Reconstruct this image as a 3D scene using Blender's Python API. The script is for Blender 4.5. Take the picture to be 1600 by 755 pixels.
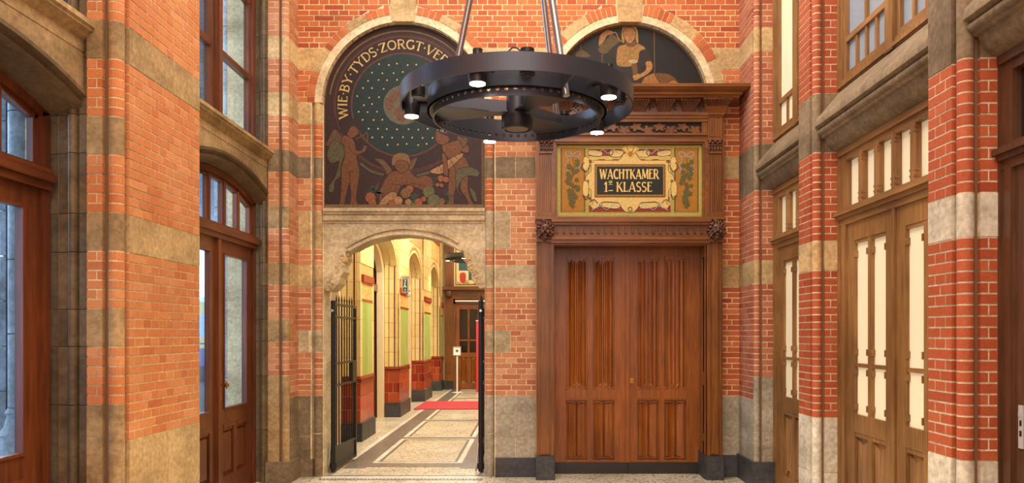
import bpy, bmesh, math, random
from math import sin, cos, pi, sqrt, atan2, radians as R
random.seed(7)
for o in list(bpy.data.objects): bpy.data.objects.remove(o)
C = bpy.context.scene.collection
SC = bpy.context.scene

# ------------------------------------------------------------------ camera
cam = bpy.data.cameras.new('camera'); co = bpy.data.objects.new('camera', cam); C.objects.link(co)
co.location = (0, 0, 1.63); co.rotation_euler = (pi/2, 0, 0)
cam.sensor_width = 36; cam.lens = 27.0; cam.shift_x = -28/1600; cam.shift_y = 144.5/1600
cam.clip_start = .05; cam.clip_end = 300
SC.camera = co
# ------------------------------------------------------------------ sky, lights, exposure
w = bpy.data.worlds.new('sky'); SC.world = w; w.use_nodes = True
bg = w.node_tree.nodes['Background']; bg.inputs[0].default_value = (.5, .72, 1, 1); bg.inputs[1].default_value = 4.5
vs = SC.view_settings; vs.view_transform = 'Standard'; vs.look = 'None'; vs.gamma = 1; vs.exposure = -0.08; vs.use_curve_mapping = False

def area(name, loc, rot, sx, sy, power, col):
    l = bpy.data.lights.new(name, 'AREA'); l.shape = 'RECTANGLE'; l.size = sx; l.size_y = sy; l.energy = power; l.color = col
    o = bpy.data.objects.new(name, l); o.location = loc; o.rotation_euler = rot; C.objects.link(o); return o
WARM = (1, .93, .83)
area('ceiling_fill', (-.1, 5.6, 7.05), (0, 0, 0), 3.6, 5.0, 430, WARM)  # unseen soft fill under the ceiling, added to light the hall
area('ceiling_fill', (-.1, .2, 7.05), (0, 0, 0), 3.6, 3.6, 400, WARM)  # same added fill, over the camera end of the hall
area('front_fill', (0, -1.75, 3.4), (R(85), 0, 0), 4.2, 4.4, 150, (1, .95, .88))  # added soft fill from behind the camera, for surfaces facing it
area('platform_fill', (-6.6, 7.4, 4.0), (0, R(-75), R(-8)), 3, 5, 800, (.74, .87, 1))  # added fill outside, puts cool light on the columns and left jambs
area('corridor_fill', (-1.4, 13.6, 4.7), (0, 0, 0), 1.2, 7.5, 480, (1, .93, .8))  # unseen fill added under the corridor ceiling to brighten the tiles
area('corridor_fill', (-1.4, 20.4, 4.7), (0, 0, 0), 1.4, 3, 130, (1, .88, .68))  # second added fill, for the far end of the corridor

# ------------------------------------------------------------------ materials
def lin(c):
    return tuple(((v/255)/12.92 if v/255 <= .04045 else ((v/255+.055)/1.055)**2.4) for v in c) + (1,)
def mat(name, rough=.7, metal=0.0, spec=.5):
    m = bpy.data.materials.new(name); m.use_nodes = True
    b = m.node_tree.nodes['Principled BSDF']
    b.inputs['Roughness'].default_value = rough; b.inputs['Metallic'].default_value = metal
    b.inputs['Specular IOR Level'].default_value = spec
    return m, m.node_tree, b
def plain(name, rgb, rough=.7, metal=0.0, spec=.5, emit=0):
    m, nt, b = mat(name, rough, metal, spec)
    b.inputs['Base Color'].default_value = lin(rgb)
    if emit:
        b.inputs['Emission Color'].default_value = lin(rgb); b.inputs['Emission Strength'].default_value = emit
    return m
def N(nt, t, **kw):
    n = nt.nodes.new(t)
    for k, v in kw.items(): setattr(n, k, v)
    return n
def ramp(nt, fac, stops, interp='LINEAR'):
    r = N(nt, 'ShaderNodeValToRGB'); r.color_ramp.interpolation = interp
    e = r.color_ramp.elements
    while len(e) > 1: e.remove(e[-1])
    e[0].position = stops[0][0]; e[0].color = lin(stops[0][1])
    for p, c in stops[1:]:
        q = e.new(p); q.color = lin(c)
    nt.links.new(fac, r.inputs[0]); return r.outputs[0]
def noise(nt, scale, detail=4, stretch=(1, 1, 1), rough=.55):
    g = N(nt, 'ShaderNodeNewGeometry'); mp = N(nt, 'ShaderNodeMapping'); mp.inputs['Scale'].default_value = stretch
    n = N(nt, 'ShaderNodeTexNoise'); n.inputs['Scale'].default_value = scale; n.inputs['Detail'].default_value = detail
    n.inputs['Roughness'].default_value = rough
    nt.links.new(g.outputs['Position'], mp.inputs[0]); nt.links.new(mp.outputs[0], n.inputs['Vector'])
    return n.outputs['Fac']
def mix(nt, fac, a, b, mode='MIX'):
    m = N(nt, 'ShaderNodeMix', data_type='RGBA', blend_type=mode)
    if isinstance(fac, (int, float)): m.inputs[0].default_value = fac
    else: nt.links.new(fac, m.inputs[0])
    for i, s in ((6, a), (7, b)):
        if isinstance(s, tuple): m.inputs[i].default_value = s
        else: nt.links.new(s, m.inputs[i])
    return m.outputs[2]
def rnd(nt):
    oi = N(nt, 'ShaderNodeObjectInfo'); g = N(nt, 'ShaderNodeNewGeometry')
    a = N(nt, 'ShaderNodeMath', operation='ADD'); f = N(nt, 'ShaderNodeMath', operation='FRACT')
    nt.links.new(oi.outputs['Random'], a.inputs[0]); nt.links.new(g.outputs['Random Per Island'], a.inputs[1])
    nt.links.new(a.outputs[0], f.inputs[0]); return f.outputs[0]
def bump(nt, b, h, strength, dist=.01):
    n = N(nt, 'ShaderNodeBump'); n.inputs['Strength'].default_value = strength; n.inputs['Distance'].default_value = dist
    nt.links.new(h, n.inputs['Height']); nt.links.new(n.outputs[0], b.inputs['Normal'])
def brick_mat(name, tones, dirt=(120, 70, 45), dirtf=(.55, .8), rough=.8):
    m, nt, b = mat(name, rough, 0, .3)
    c = ramp(nt, rnd(nt), [(i/max(1, len(tones)-1), t) for i, t in enumerate(tones)])
    f = ramp(nt, noise(nt, 2.3, 5), [(dirtf[0], (0, 0, 0)), (dirtf[1], (150, 150, 150))])
    c = mix(nt, f, c, lin(dirt))
    n2 = noise(nt, 60, 3)
    c = mix(nt, .25, c, ramp(nt, n2, [(.3, (90, 90, 90)), (.7, (255, 255, 255))]), 'MULTIPLY')
    nt.links.new(c, b.inputs['Base Color']); bump(nt, b, n2, .35, .004)
    return m
def stone_mat(name, a, bcol, dark, dirtf=(.5, .75), rough=.75):
    m, nt, b = mat(name, rough, 0, .3)
    c = ramp(nt, rnd(nt), [(0, a), (1, bcol)])
    n1 = noise(nt, 3.1, 8, rough=.68)
    f = ramp(nt, n1, [(dirtf[0], (0, 0, 0)), (dirtf[1], (190, 190, 190))])
    c = mix(nt, f, c, lin(dark))
    n3 = noise(nt, 1.3, 9, (1, 1, 2.2), .72)
    c = mix(nt, .55, c, ramp(nt, n3, [(.36, (150, 142, 128)), (.58, (255, 255, 255))]), 'MULTIPLY')
    n2 = noise(nt, 28, 6)
    c = mix(nt, .45, c, ramp(nt, n2, [(.3, (120, 115, 105)), (.65, (255, 255, 255))]), 'MULTIPLY')
    nt.links.new(c, b.inputs['Base Color']); bump(nt, b, n2, .3, .006)
    return m
def wood_mat(name, a, bcol, rough=.38, axis='z', spec=.5):
    m, nt, b = mat(name, rough, 0, spec)
    st = {'z': (26, 26, 1.6), 'x': (1.6, 26, 26), 'y': (26, 1.6, 26)}[axis]
    n = noise(nt, 1.5, 7, st, .65)
    c = ramp(nt, n, [(.3, a), (.68, bcol)])
    f = ramp(nt, noise(nt, 1.4, 3), [(.35, (190, 185, 180)), (.65, (255, 255, 255))])
    c = mix(nt, .8, c, f, 'MULTIPLY')
    c = mix(nt, .5, c, ramp(nt, rnd(nt), [(0, (205, 205, 205)), (1, (255, 255, 255))]), 'MULTIPLY')
    nt.links.new(c, b.inputs['Base Color']); bump(nt, b, n, .12, .003)
    return m
M = {}
M['mortar_back'] = stone_mat('mortar_back', (240, 216, 172), (244, 222, 180), (222, 192, 148))
M['mortar'] = stone_mat('mortar', (226, 194, 146), (234, 204, 158), (205, 168, 120))
M['mortar_pale'] = stone_mat('mortar_pale', (226, 206, 172), (230, 212, 180), (205, 180, 145))
M['brick_left'] = brick_mat('brick_left', [(188, 108, 60), (200, 124, 70), (192, 114, 62), (208, 136, 82), (180, 100, 54)], (212, 164, 108), (.4, .66))
M['brick_back'] = brick_mat('brick_back', [(168, 80, 44), (192, 106, 56), (178, 90, 48), (198, 118, 66), (154, 70, 40)], (146, 80, 46))
M['brick_aged'] = brick_mat('brick_aged', [(182, 112, 74), (198, 134, 90), (172, 98, 64), (208, 152, 108)], (198, 160, 118))
M['brick_right'] = brick_mat('brick_right', [(162, 74, 40), (174, 86, 48), (166, 78, 43), (180, 93, 54), (156, 70, 39)], (148, 72, 44), (.7, .95), .62)
M['brick_corner'] = brick_mat('brick_corner', [(166, 90, 60), (184, 114, 80), (174, 100, 68), (158, 80, 54)], (182, 130, 98))
M['stone_left'] = stone_mat('stone_left', (192, 160, 110), (172, 142, 96), (98, 76, 46), (.46, .68))
M['stone_warm'] = stone_mat('stone_warm', (206, 176, 124), (190, 158, 106), (140, 108, 66), (.56, .8))
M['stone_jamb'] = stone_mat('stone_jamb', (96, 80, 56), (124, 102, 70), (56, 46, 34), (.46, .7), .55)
M['stone_cream'] = stone_mat('stone_cream', (216, 184, 132), (204, 168, 114), (170, 132, 84), (.6, .85))
M['stone_grey'] = stone_mat('stone_grey', (150, 128, 98), (132, 112, 86), (78, 68, 56), (.46, .7))
M['stone_mid'] = stone_mat('stone_mid', (204, 184, 146), (190, 170, 132), (140, 122, 92), (.5, .75))
M['stone_base'] = stone_mat('stone_base', (188, 176, 152), (172, 160, 138), (122, 114, 102), (.5, .8))
M['stone_white'] = stone_mat('stone_white', (214, 204, 180), (222, 214, 192), (188, 176, 148), (.6, .9), .6)
M['stone_dark'] = stone_mat('stone_dark', (84, 84, 84), (70, 70, 72), (50, 50, 52), (.4, .7), .5)
M['stone_lintel'] = stone_mat('stone_lintel', (214, 192, 152), (206, 182, 140), (144, 122, 90), (.46, .72))
M['stone_out'] = stone_mat('stone_out', (176, 178, 180), (160, 164, 170), (110, 116, 124))
M['plaster'] = plain('plaster', (222, 200, 160), .9)
M['groove'] = plain('groove_shade', (112, 84, 58), .9)  # brown stands in for the shade inside the pier grooves
M['wood'] = wood_mat('portal_oak', (100, 55, 12), (150, 90, 28), .36)
M['woodx'] = wood_mat('portal_oak_rail', (100, 55, 12), (150, 90, 28), .36, 'x')
M['wood_door'] = wood_mat('door_oak', (118, 60, 12), (168, 94, 28), .34)
M['wood_dark'] = wood_mat('carved_oak', (82, 46, 28), (116, 70, 42), .4)
M['wood_left'] = wood_mat('left_door_wood', (88, 44, 20), (130, 68, 32), .3)
M['wood_lefty'] = wood_mat('left_rail_wood', (88, 44, 20), (130, 68, 32), .3, 'y')
M['wood_right'] = wood_mat('pale_oak', (122, 82, 40), (172, 126, 72), .42)
M['wood_righty'] = wood_mat('pale_oak_rail', (128, 88, 46), (170, 124, 72), .42, 'y')
M['wood_near'] = wood_mat('brown_oak', (74, 46, 26), (104, 66, 38), .4)
M['steel'] = plain('blackened_steel', (72, 77, 86), .4, .75)
M['steel_dark'] = plain('black_paint', (24, 24, 26), .4, .2)
M['rod'] = plain('steel_rod', (150, 150, 150), .3, .9)
M['iron'] = plain('gate_iron', (13, 13, 14), .45, .1)
M['chrome'] = plain('chrome', (196, 196, 192), .3, .4)
M['brass'] = plain('brass', (196, 150, 70), .28, 1)
M['lamp'] = plain('lamp_glass', (255, 238, 205), .3, 0, .5, 28)
M['cream_pane'] = plain('cream_pane', (226, 214, 178), .35, 0, .5, .2)
M['blue_pane'] = plain('frosted_pane', (132, 146, 156), .1, 0, .7, .05)
M['dark_pane'] = plain('dark_glass', (34, 26, 20), .12, 0, .6)
M['rubber'] = plain('kick_plate', (36, 33, 30), .35)
def glass(name, tint):
    m = bpy.data.materials.new(name); m.use_nodes = True; nt = m.node_tree
    nt.nodes.remove(nt.nodes['Principled BSDF']); out = nt.nodes['Material Output']
    t = N(nt, 'ShaderNodeBsdfTransparent'); t.inputs[0].default_value = tint
    g = N(nt, 'ShaderNodeBsdfGlossy'); g.inputs['Roughness'].default_value = .03
    lw = N(nt, 'ShaderNodeLayerWeight'); pw = N(nt, 'ShaderNodeMath', operation='POWER'); nt.links.new(lw.outputs['Facing'], pw.inputs[0]); pw.inputs[1].default_value = 3.5
    f = N(nt, 'ShaderNodeMath', operation='MULTIPLY_ADD'); nt.links.new(pw.outputs[0], f.inputs[0]); f.inputs[1].default_value = .35; f.inputs[2].default_value = .03
    x = N(nt, 'ShaderNodeMixShader'); nt.links.new(f.outputs[0], x.inputs[0]); nt.links.new(t.outputs[0], x.inputs[1]); nt.links.new(g.outputs[0], x.inputs[2])
    nt.links.new(x.outputs[0], out.inputs[0]); return m
M['glass'] = glass('window_glass', (.84, .93, 1, 1))
def terrazzo(name, base, chips):
    m, nt, b = mat(name, .3, 0, .5)
    g = N(nt, 'ShaderNodeNewGeometry'); v = N(nt, 'ShaderNodeTexVoronoi'); v.inputs['Scale'].default_value = 55
    nt.links.new(g.outputs['Position'], v.inputs['Vector'])
    sp = N(nt, 'ShaderNodeSeparateColor'); nt.links.new(v.outputs['Color'], sp.inputs[0])
    c = ramp(nt, sp.outputs[0], [(0, base), (.62, base)] + [(.66+.08*i, q) for i, q in enumerate(chips)], 'CONSTANT')
    f = ramp(nt, noise(nt, 1.6, 4), [(.3, (215, 212, 205)), (.7, (255, 255, 255))])
    nt.links.new(mix(nt, 1.0, c, f, 'MULTIPLY'), b.inputs['Base Color']); return m
M['terrazzo'] = terrazzo('terrazzo', (206, 194, 168), [(176, 164, 142), (228, 220, 200), (140, 126, 106), (96, 88, 78)])
M['terrazzo_dark'] = terrazzo('terrazzo_dark', (112, 104, 94), [(134, 124, 112), (92, 86, 78), (150, 140, 126), (70, 66, 62)])
M['terrazzo_white'] = terrazzo('terrazzo_white', (226, 220, 204), [(212, 204, 186), (236, 230, 218), (200, 192, 176), (180, 172, 158)])

# ------------------------------------------------------------------ helpers
WL = {}
def link(o, parent=None):
    C.objects.link(o)
    if parent is not None: o.parent = parent
def tag(o, label=None, cat=None, group=None, kind=None):
    if label: o['label'] = label
    if cat: o['category'] = cat
    if group: o['group'] = group
    if kind: o['kind'] = kind
    return o
def thing(name, loc, label, cat, group=None):
    o = bpy.data.objects.new(name, None); o.location = loc; o.empty_display_size = .1; C.objects.link(o); WL[o.name] = loc
    return tag(o, label, cat, group)
def struct(name, loc=(0, 0, 0)):
    o = bpy.data.objects.new(name, None); o.location = loc; o.empty_display_size = .1; C.objects.link(o); WL[o.name] = loc
    o['kind'] = 'structure'; return o
def wloc(o): return WL.get(o.name, (0, 0, 0)) if o is not None else (0, 0, 0)
def circle(cx, cy, r, n=24, a0=0, a1=2*pi, ry=None):
    ry = r if ry is None else ry
    k = n if abs(a1-a0-2*pi) < 1e-6 else n+1
    return [(cx+r*cos(a0+(a1-a0)*i/n), cy+ry*sin(a0+(a1-a0)*i/n)) for i in range(k)]
def sm(pts, n=4):
    out = []; L = len(pts)
    for i in range(L):
        p0, p1, p2, p3 = pts[i-1], pts[i], pts[(i+1) % L], pts[(i+2) % L]
        for k in range(n):
            t = k/n
            out.append(tuple(.5*((2*p1[j])+(-p0[j]+p2[j])*t+(2*p0[j]-5*p1[j]+4*p2[j]-p3[j])*t*t+(-p0[j]+3*p1[j]-3*p2[j]+p3[j])*t**3) for j in (0, 1)))
    return out
def smo(pts, n=4):
    p = [pts[0]]+list(pts)+[pts[-1]]; out = []
    for i in range(1, len(p)-2):
        p0, p1, p2, p3 = p[i-1], p[i], p[i+1], p[i+2]
        for k in range(n):
            t = k/n
            out.append(tuple(.5*((2*p1[j])+(-p0[j]+p2[j])*t+(2*p0[j]-5*p1[j]+4*p2[j]-p3[j])*t*t+(-p0[j]+3*p1[j]-3*p2[j]+p3[j])*t**3) for j in range(len(p1))))
    out.append(tuple(pts[-1])); return out
class MB:
    def __init__(s): s.v = []; s.f = []
    def add(s, vs, fs):
        k = len(s.v); s.v += [tuple(q) for q in vs]; s.f += [tuple(i+k for i in f) for f in fs]; return s
    def hex(s, p):
        return s.add(p, [(0, 1, 2, 3), (7, 6, 5, 4), (0, 4, 5, 1), (1, 5, 6, 2), (2, 6, 7, 3), (3, 7, 4, 0)])
    def box(s, x0, x1, y0, y1, z0, z1):
        return s.hex([(x0, y0, z0), (x1, y0, z0), (x1, y1, z0), (x0, y1, z0), (x0, y0, z1), (x1, y0, z1), (x1, y1, z1), (x0, y1, z1)])
    def bm(s, T, u0, u1, z0, z1, d0, d1):
        return s.hex([T(u0, z0, d0), T(u1, z0, d0), T(u1, z1, d0), T(u0, z1, d0), T(u0, z0, d1), T(u1, z0, d1), T(u1, z1, d1), T(u0, z1, d1)])
    def cham(s, T, u0, u1, z0, z1, d0, d1, c):
        a = [(u0, z0), (u1, z0), (u1, z1), (u0, z1)]; b = [(u0+c, z0+c), (u1-c, z0+c), (u1-c, z1-c), (u0+c, z1-c)]
        vs = [T(*p, d0) for p in a]+[T(*p, d1-c) for p in a]+[T(*p, d1) for p in b]
        fs = [(3, 2, 1, 0), (8, 9, 10, 11)]
        for o in (0, 4):
            for i in range(4): fs.append((o+i, o+(i+1) % 4, o+4+(i+1) % 4, o+4+i))
        return s.add(vs, fs)
    def prism(s, T, poly, d0, d1):
        n = len(poly)
        return s.add([T(u, z, d0) for u, z in poly]+[T(u, z, d1) for u, z in poly],
                     [tuple(range(n))[::-1], tuple(range(n, 2*n))]+[(i, (i+1) % n, n+(i+1) % n, n+i) for i in range(n)])
    def ring(s, T, a, b, d0, d1, closed=True):
        n = len(a); vs = [T(*p, d) for d in (d0, d1) for q in (a, b) for p in q]; fs = []
        for i in range(n if closed else n-1):
            j = (i+1) % n
            fs += [(i, j, n+j, n+i), (2*n+i, 3*n+i, 3*n+j, 2*n+j), (i, 2*n+i, 2*n+j, j), (n+i, n+j, 3*n+j, 3*n+i)]
        if not closed:
            for i in (0, n-1): fs.append((i, n+i, 3*n+i, 2*n+i))
        return s.add(vs, fs)
    def frame(s, T, u0, u1, z0, z1, w, d0, d1):
        return s.ring(T, [(u0, z0), (u1, z0), (u1, z1), (u0, z1)], [(u0+w, z0+w), (u1-w, z0+w), (u1-w, z1-w), (u0+w, z1-w)], d0, d1)
    def poly(s, T, pts, d):
        return s.add([T(u, z, d) for u, z in pts], [tuple(range(len(pts)))])
    def ribbon(s, T, pts, wd, d, d1=None, closed=False):
        n = len(pts); L = []; Q = []
        for i in range(n):
            a = pts[i-1] if (i or closed) else pts[0]; b = pts[(i+1) % n] if (i < n-1 or closed) else pts[-1]
            dx, dy = b[0]-a[0], b[1]-a[1]; l = sqrt(dx*dx+dy*dy) or 1
            wi = wd[i] if isinstance(wd, (list, tuple)) else wd
            L.append((pts[i][0]-dy/l*wi/2, pts[i][1]+dx/l*wi/2)); Q.append((pts[i][0]+dy/l*wi/2, pts[i][1]-dx/l*wi/2))
        if d1 is not None: return s.ring(T, L, Q, d, d1, closed)
        m = n if closed else n-1
        return s.add([T(*p, d) for p in L+Q], [(i, (i+1) % n, n+(i+1) % n, n+i) for i in range(m)])
    def tube(s, pts, r, n=8, cap=True):
        rings = []; P = [tuple(p) for p in pts]
        for i, p in enumerate(P):
            a = P[max(0, i-1)]; b = P[min(len(P)-1, i+1)]
            t = [b[k]-a[k] for k in range(3)]; l = sqrt(sum(q*q for q in t)) or 1; t = [q/l for q in t]
            up = (0, 0, 1) if abs(t[2]) < .9 else (0, 1, 0)
            e = (t[1]*up[2]-t[2]*up[1], t[2]*up[0]-t[0]*up[2], t[0]*up[1]-t[1]*up[0]); l = sqrt(sum(q*q for q in e)); e = [q/l for q in e]
            f = (t[1]*e[2]-t[2]*e[1], t[2]*e[0]-t[0]*e[2], t[0]*e[1]-t[1]*e[0])
            rr = r[i] if isinstance(r, (list, tuple)) else r
            rings.append([tuple(p[k]+rr*(cos(2*pi*j/n)*e[k]+sin(2*pi*j/n)*f[k]) for k in range(3)) for j in range(n)])
        fs = []
        for i in range(len(P)-1):
            for j in range(n): fs.append((i*n+j, i*n+(j+1) % n, (i+1)*n+(j+1) % n, (i+1)*n+j))
        if cap: fs += [tuple(range(n)), tuple(range((len(P)-1)*n, len(P)*n))]
        return s.add([q for g in rings for q in g], fs)
    def lathe(s, c, prof, n=32, closed=False):
        k = len(prof)
        vs = [(c[0]+r*cos(2*pi*j/n), c[1]+r*sin(2*pi*j/n), c[2]+z) for r, z in prof for j in range(n)]; fs = []
        for i in range(k if closed else k-1):
            for j in range(n): fs.append((i*n+j, i*n+(j+1) % n, ((i+1) % k)*n+(j+1) % n, ((i+1) % k)*n+j))
        if not closed: fs += [tuple(range(n)), tuple(range((k-1)*n, k*n))]
        return s.add(vs, fs)
    def blob(s, T, u, z, d, ru, rz, rd, rot=0, n=8, m=5):
        vs = [(0, 0, rd)]; fs = []
        for i in range(1, m):
            a = pi*i/m
            for j in range(n): vs.append((sin(a)*cos(2*pi*j/n)*ru, sin(a)*sin(2*pi*j/n)*rz, cos(a)*rd))
        vs.append((0, 0, -rd)); L = len(vs)-1
        for j in range(n):
            fs.append((0, 1+j, 1+(j+1) % n)); fs.append((L, 1+(m-2)*n+(j+1) % n, 1+(m-2)*n+j))
            for i in range(m-2): fs.append((1+i*n+j, 1+(i+1)*n+j, 1+(i+1)*n+(j+1) % n, 1+i*n+(j+1) % n))
        c, q = cos(rot), sin(rot)
        return s.add([T(u+x*c-y*q, z+x*q+y*c, d+e) for x, y, e in vs], fs)
    def mesh(s, name, m, off=(0, 0, 0), smooth=None):
        me = bpy.data.meshes.new(name)
        me.from_pydata([(a-off[0], b-off[1], c-off[2]) for a, b, c in s.v], [], s.f)
        b = bmesh.new(); b.from_mesh(me); bmesh.ops.recalc_face_normals(b, faces=b.faces); b.to_mesh(me); b.free()
        if m is not None: me.materials.append(m)
        if smooth:
            for p in me.polygons: p.use_smooth = True
            me.set_sharp_from_angle(angle=R(smooth))
        return me
    def build(s, name, m, parent=None, smooth=None, label=None, flatup=None):
        o = bpy.data.objects.new(name, s.mesh(name, m, wloc(parent), smooth)); link(o, parent)
        if parent is not None: WL[o.name] = wloc(parent)
        if label: o['label'] = label
        return o
    def top(s, name, m, label, cat, smooth=None, group=None):
        xs = [sum(q[i] for q in s.v)/len(s.v) for i in (0, 1)]; z = min(q[2] for q in s.v); off = (xs[0], xs[1], z)
        o = bpy.data.objects.new(name, s.mesh(name, m, off, smooth)); o.location = off; C.objects.link(o)
        return tag(o, label, cat, group)
def instance(name, me, loc, parent):
    o = bpy.data.objects.new(name, me); p = wloc(parent); o.location = (loc[0]-p[0], loc[1]-p[1], loc[2]-p[2]); link(o, parent); return o
TW = lambda x, z, y: (x, y, z)
def TB(Y): return lambda u, z, d: (u, Y-d, z)          # faces the camera
def TL(X): return lambda u, z, d: (X+d, u, z)          # left wall, faces +x
def TR(X): return lambda u, z, d: (X-d, u, z)          # right wall, faces -x
CACHE = {}
class Pieces:
    """collects the bricks / blocks / tiles of one part of the setting; the 300 that show largest become objects, the rest one stuff part"""
    def __init__(s, parent, name='brick', cap=300): s.p = parent; s.it = []; s.name = name; s.cap = cap
    def box(s, x0, x1, y0, y1, z0, z1, m):
        if x1-x0 < .004 or y1-y0 < .004 or z1-z0 < .004: return
        y = max(.5, y0); d = sorted((x1-x0, y1-y0, z1-z0))
        s.it.append((d[2]*d[1]/y/y, 'b', (x0, x1, y0, y1, z0, z1), m))
    def shape(s, key, mb, loc, m, size):
        s.it.append((size/max(.5, loc[1])**2, 's', (key, mb, loc), m))
    def flush(s):
        s.it.sort(key=lambda t: -t[0]); rest = {}
        for i, (sc, k, dt, m) in enumerate(s.it):
            if i < s.cap:
                if k == 'b':
                    x0, x1, y0, y1, z0, z1 = dt; dx, dy, dz = (x1-x0)/2, (y1-y0)/2, (z1-z0)/2
                    key = ('b', s.name, round(dx, 4), round(dy, 4), round(dz, 4), m.name)
                    if key not in CACHE: CACHE[key] = MB().box(-dx, dx, -dy, dy, -dz, dz).mesh(s.name, m)
                    instance(s.name, CACHE[key], ((x0+x1)/2, (y0+y1)/2, (z0+z1)/2), s.p)
                else:
                    key, mb, loc = dt; kk = ('s', key, m.name)
                    if key is None or kk not in CACHE: me = mb.mesh(s.name, m, (0, 0, 0), 50 if key else None); CACHE[kk] = me
                    else: me = CACHE[kk]
                    instance(s.name, me, loc, s.p)
            else:
                r = rest.setdefault(m.name, (MB(), m))[0]
                if k == 'b': r.box(*dt)
                else: r.add([(a+dt[2][0], b+dt[2][1], c+dt[2][2]) for a, b, c in dt[1].v], dt[1].f)
        if rest:
            allm = MB(); idx = []; ms = []
            for i, (r, m) in enumerate(rest.values()):
                allm.add(r.v, r.f); idx += [i]*len(r.f); ms.append(m)
            o = allm.build(s.name, ms[0], s.p); o['kind'] = 'stuff'
            for m in ms[1:]: o.data.materials.append(m)
            o.data.polygons.foreach_set('material_index', idx)
H = .062; J = .0108; ST = .226
def S(Y): return 1200/Y
def PX(px, Y): return (px-828)*Y/1200
def PZ(py, Y): return 1.63+(522-py)*Y/1200
def rows(k0, k1):
    for k in range(k0, k1): yield k, k*H, (k+1)*H-J
def bond(a0, a1, k, ph=0.0):
    """English bond: rows of stretchers and rows of headers in turn"""
    m = ST if k % 2 == 0 else ST/2
    o = ph+(0 if k % 4 == 0 else ST/2 if k % 2 == 0 else ST/4)
    i = math.floor((a0-o)/m); out = []
    while o+i*m < a1:
        x0 = max(a0, o+i*m); x1 = min(a1, o+(i+1)*m-J)
        if x1 > x0: out.append([x0, x1])
        i += 1
    if out and out[0][0]-a0 > .002: out[0][0] = a0
    if len(out) > 1 and out[0][1]-out[0][0] < .045: out[1][0] = out[0][0]; out.pop(0)
    if len(out) > 1 and out[-1][1]-out[-1][0] < .03: out[-2][1] = out[-1][1]; out.pop()
    return out
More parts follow.
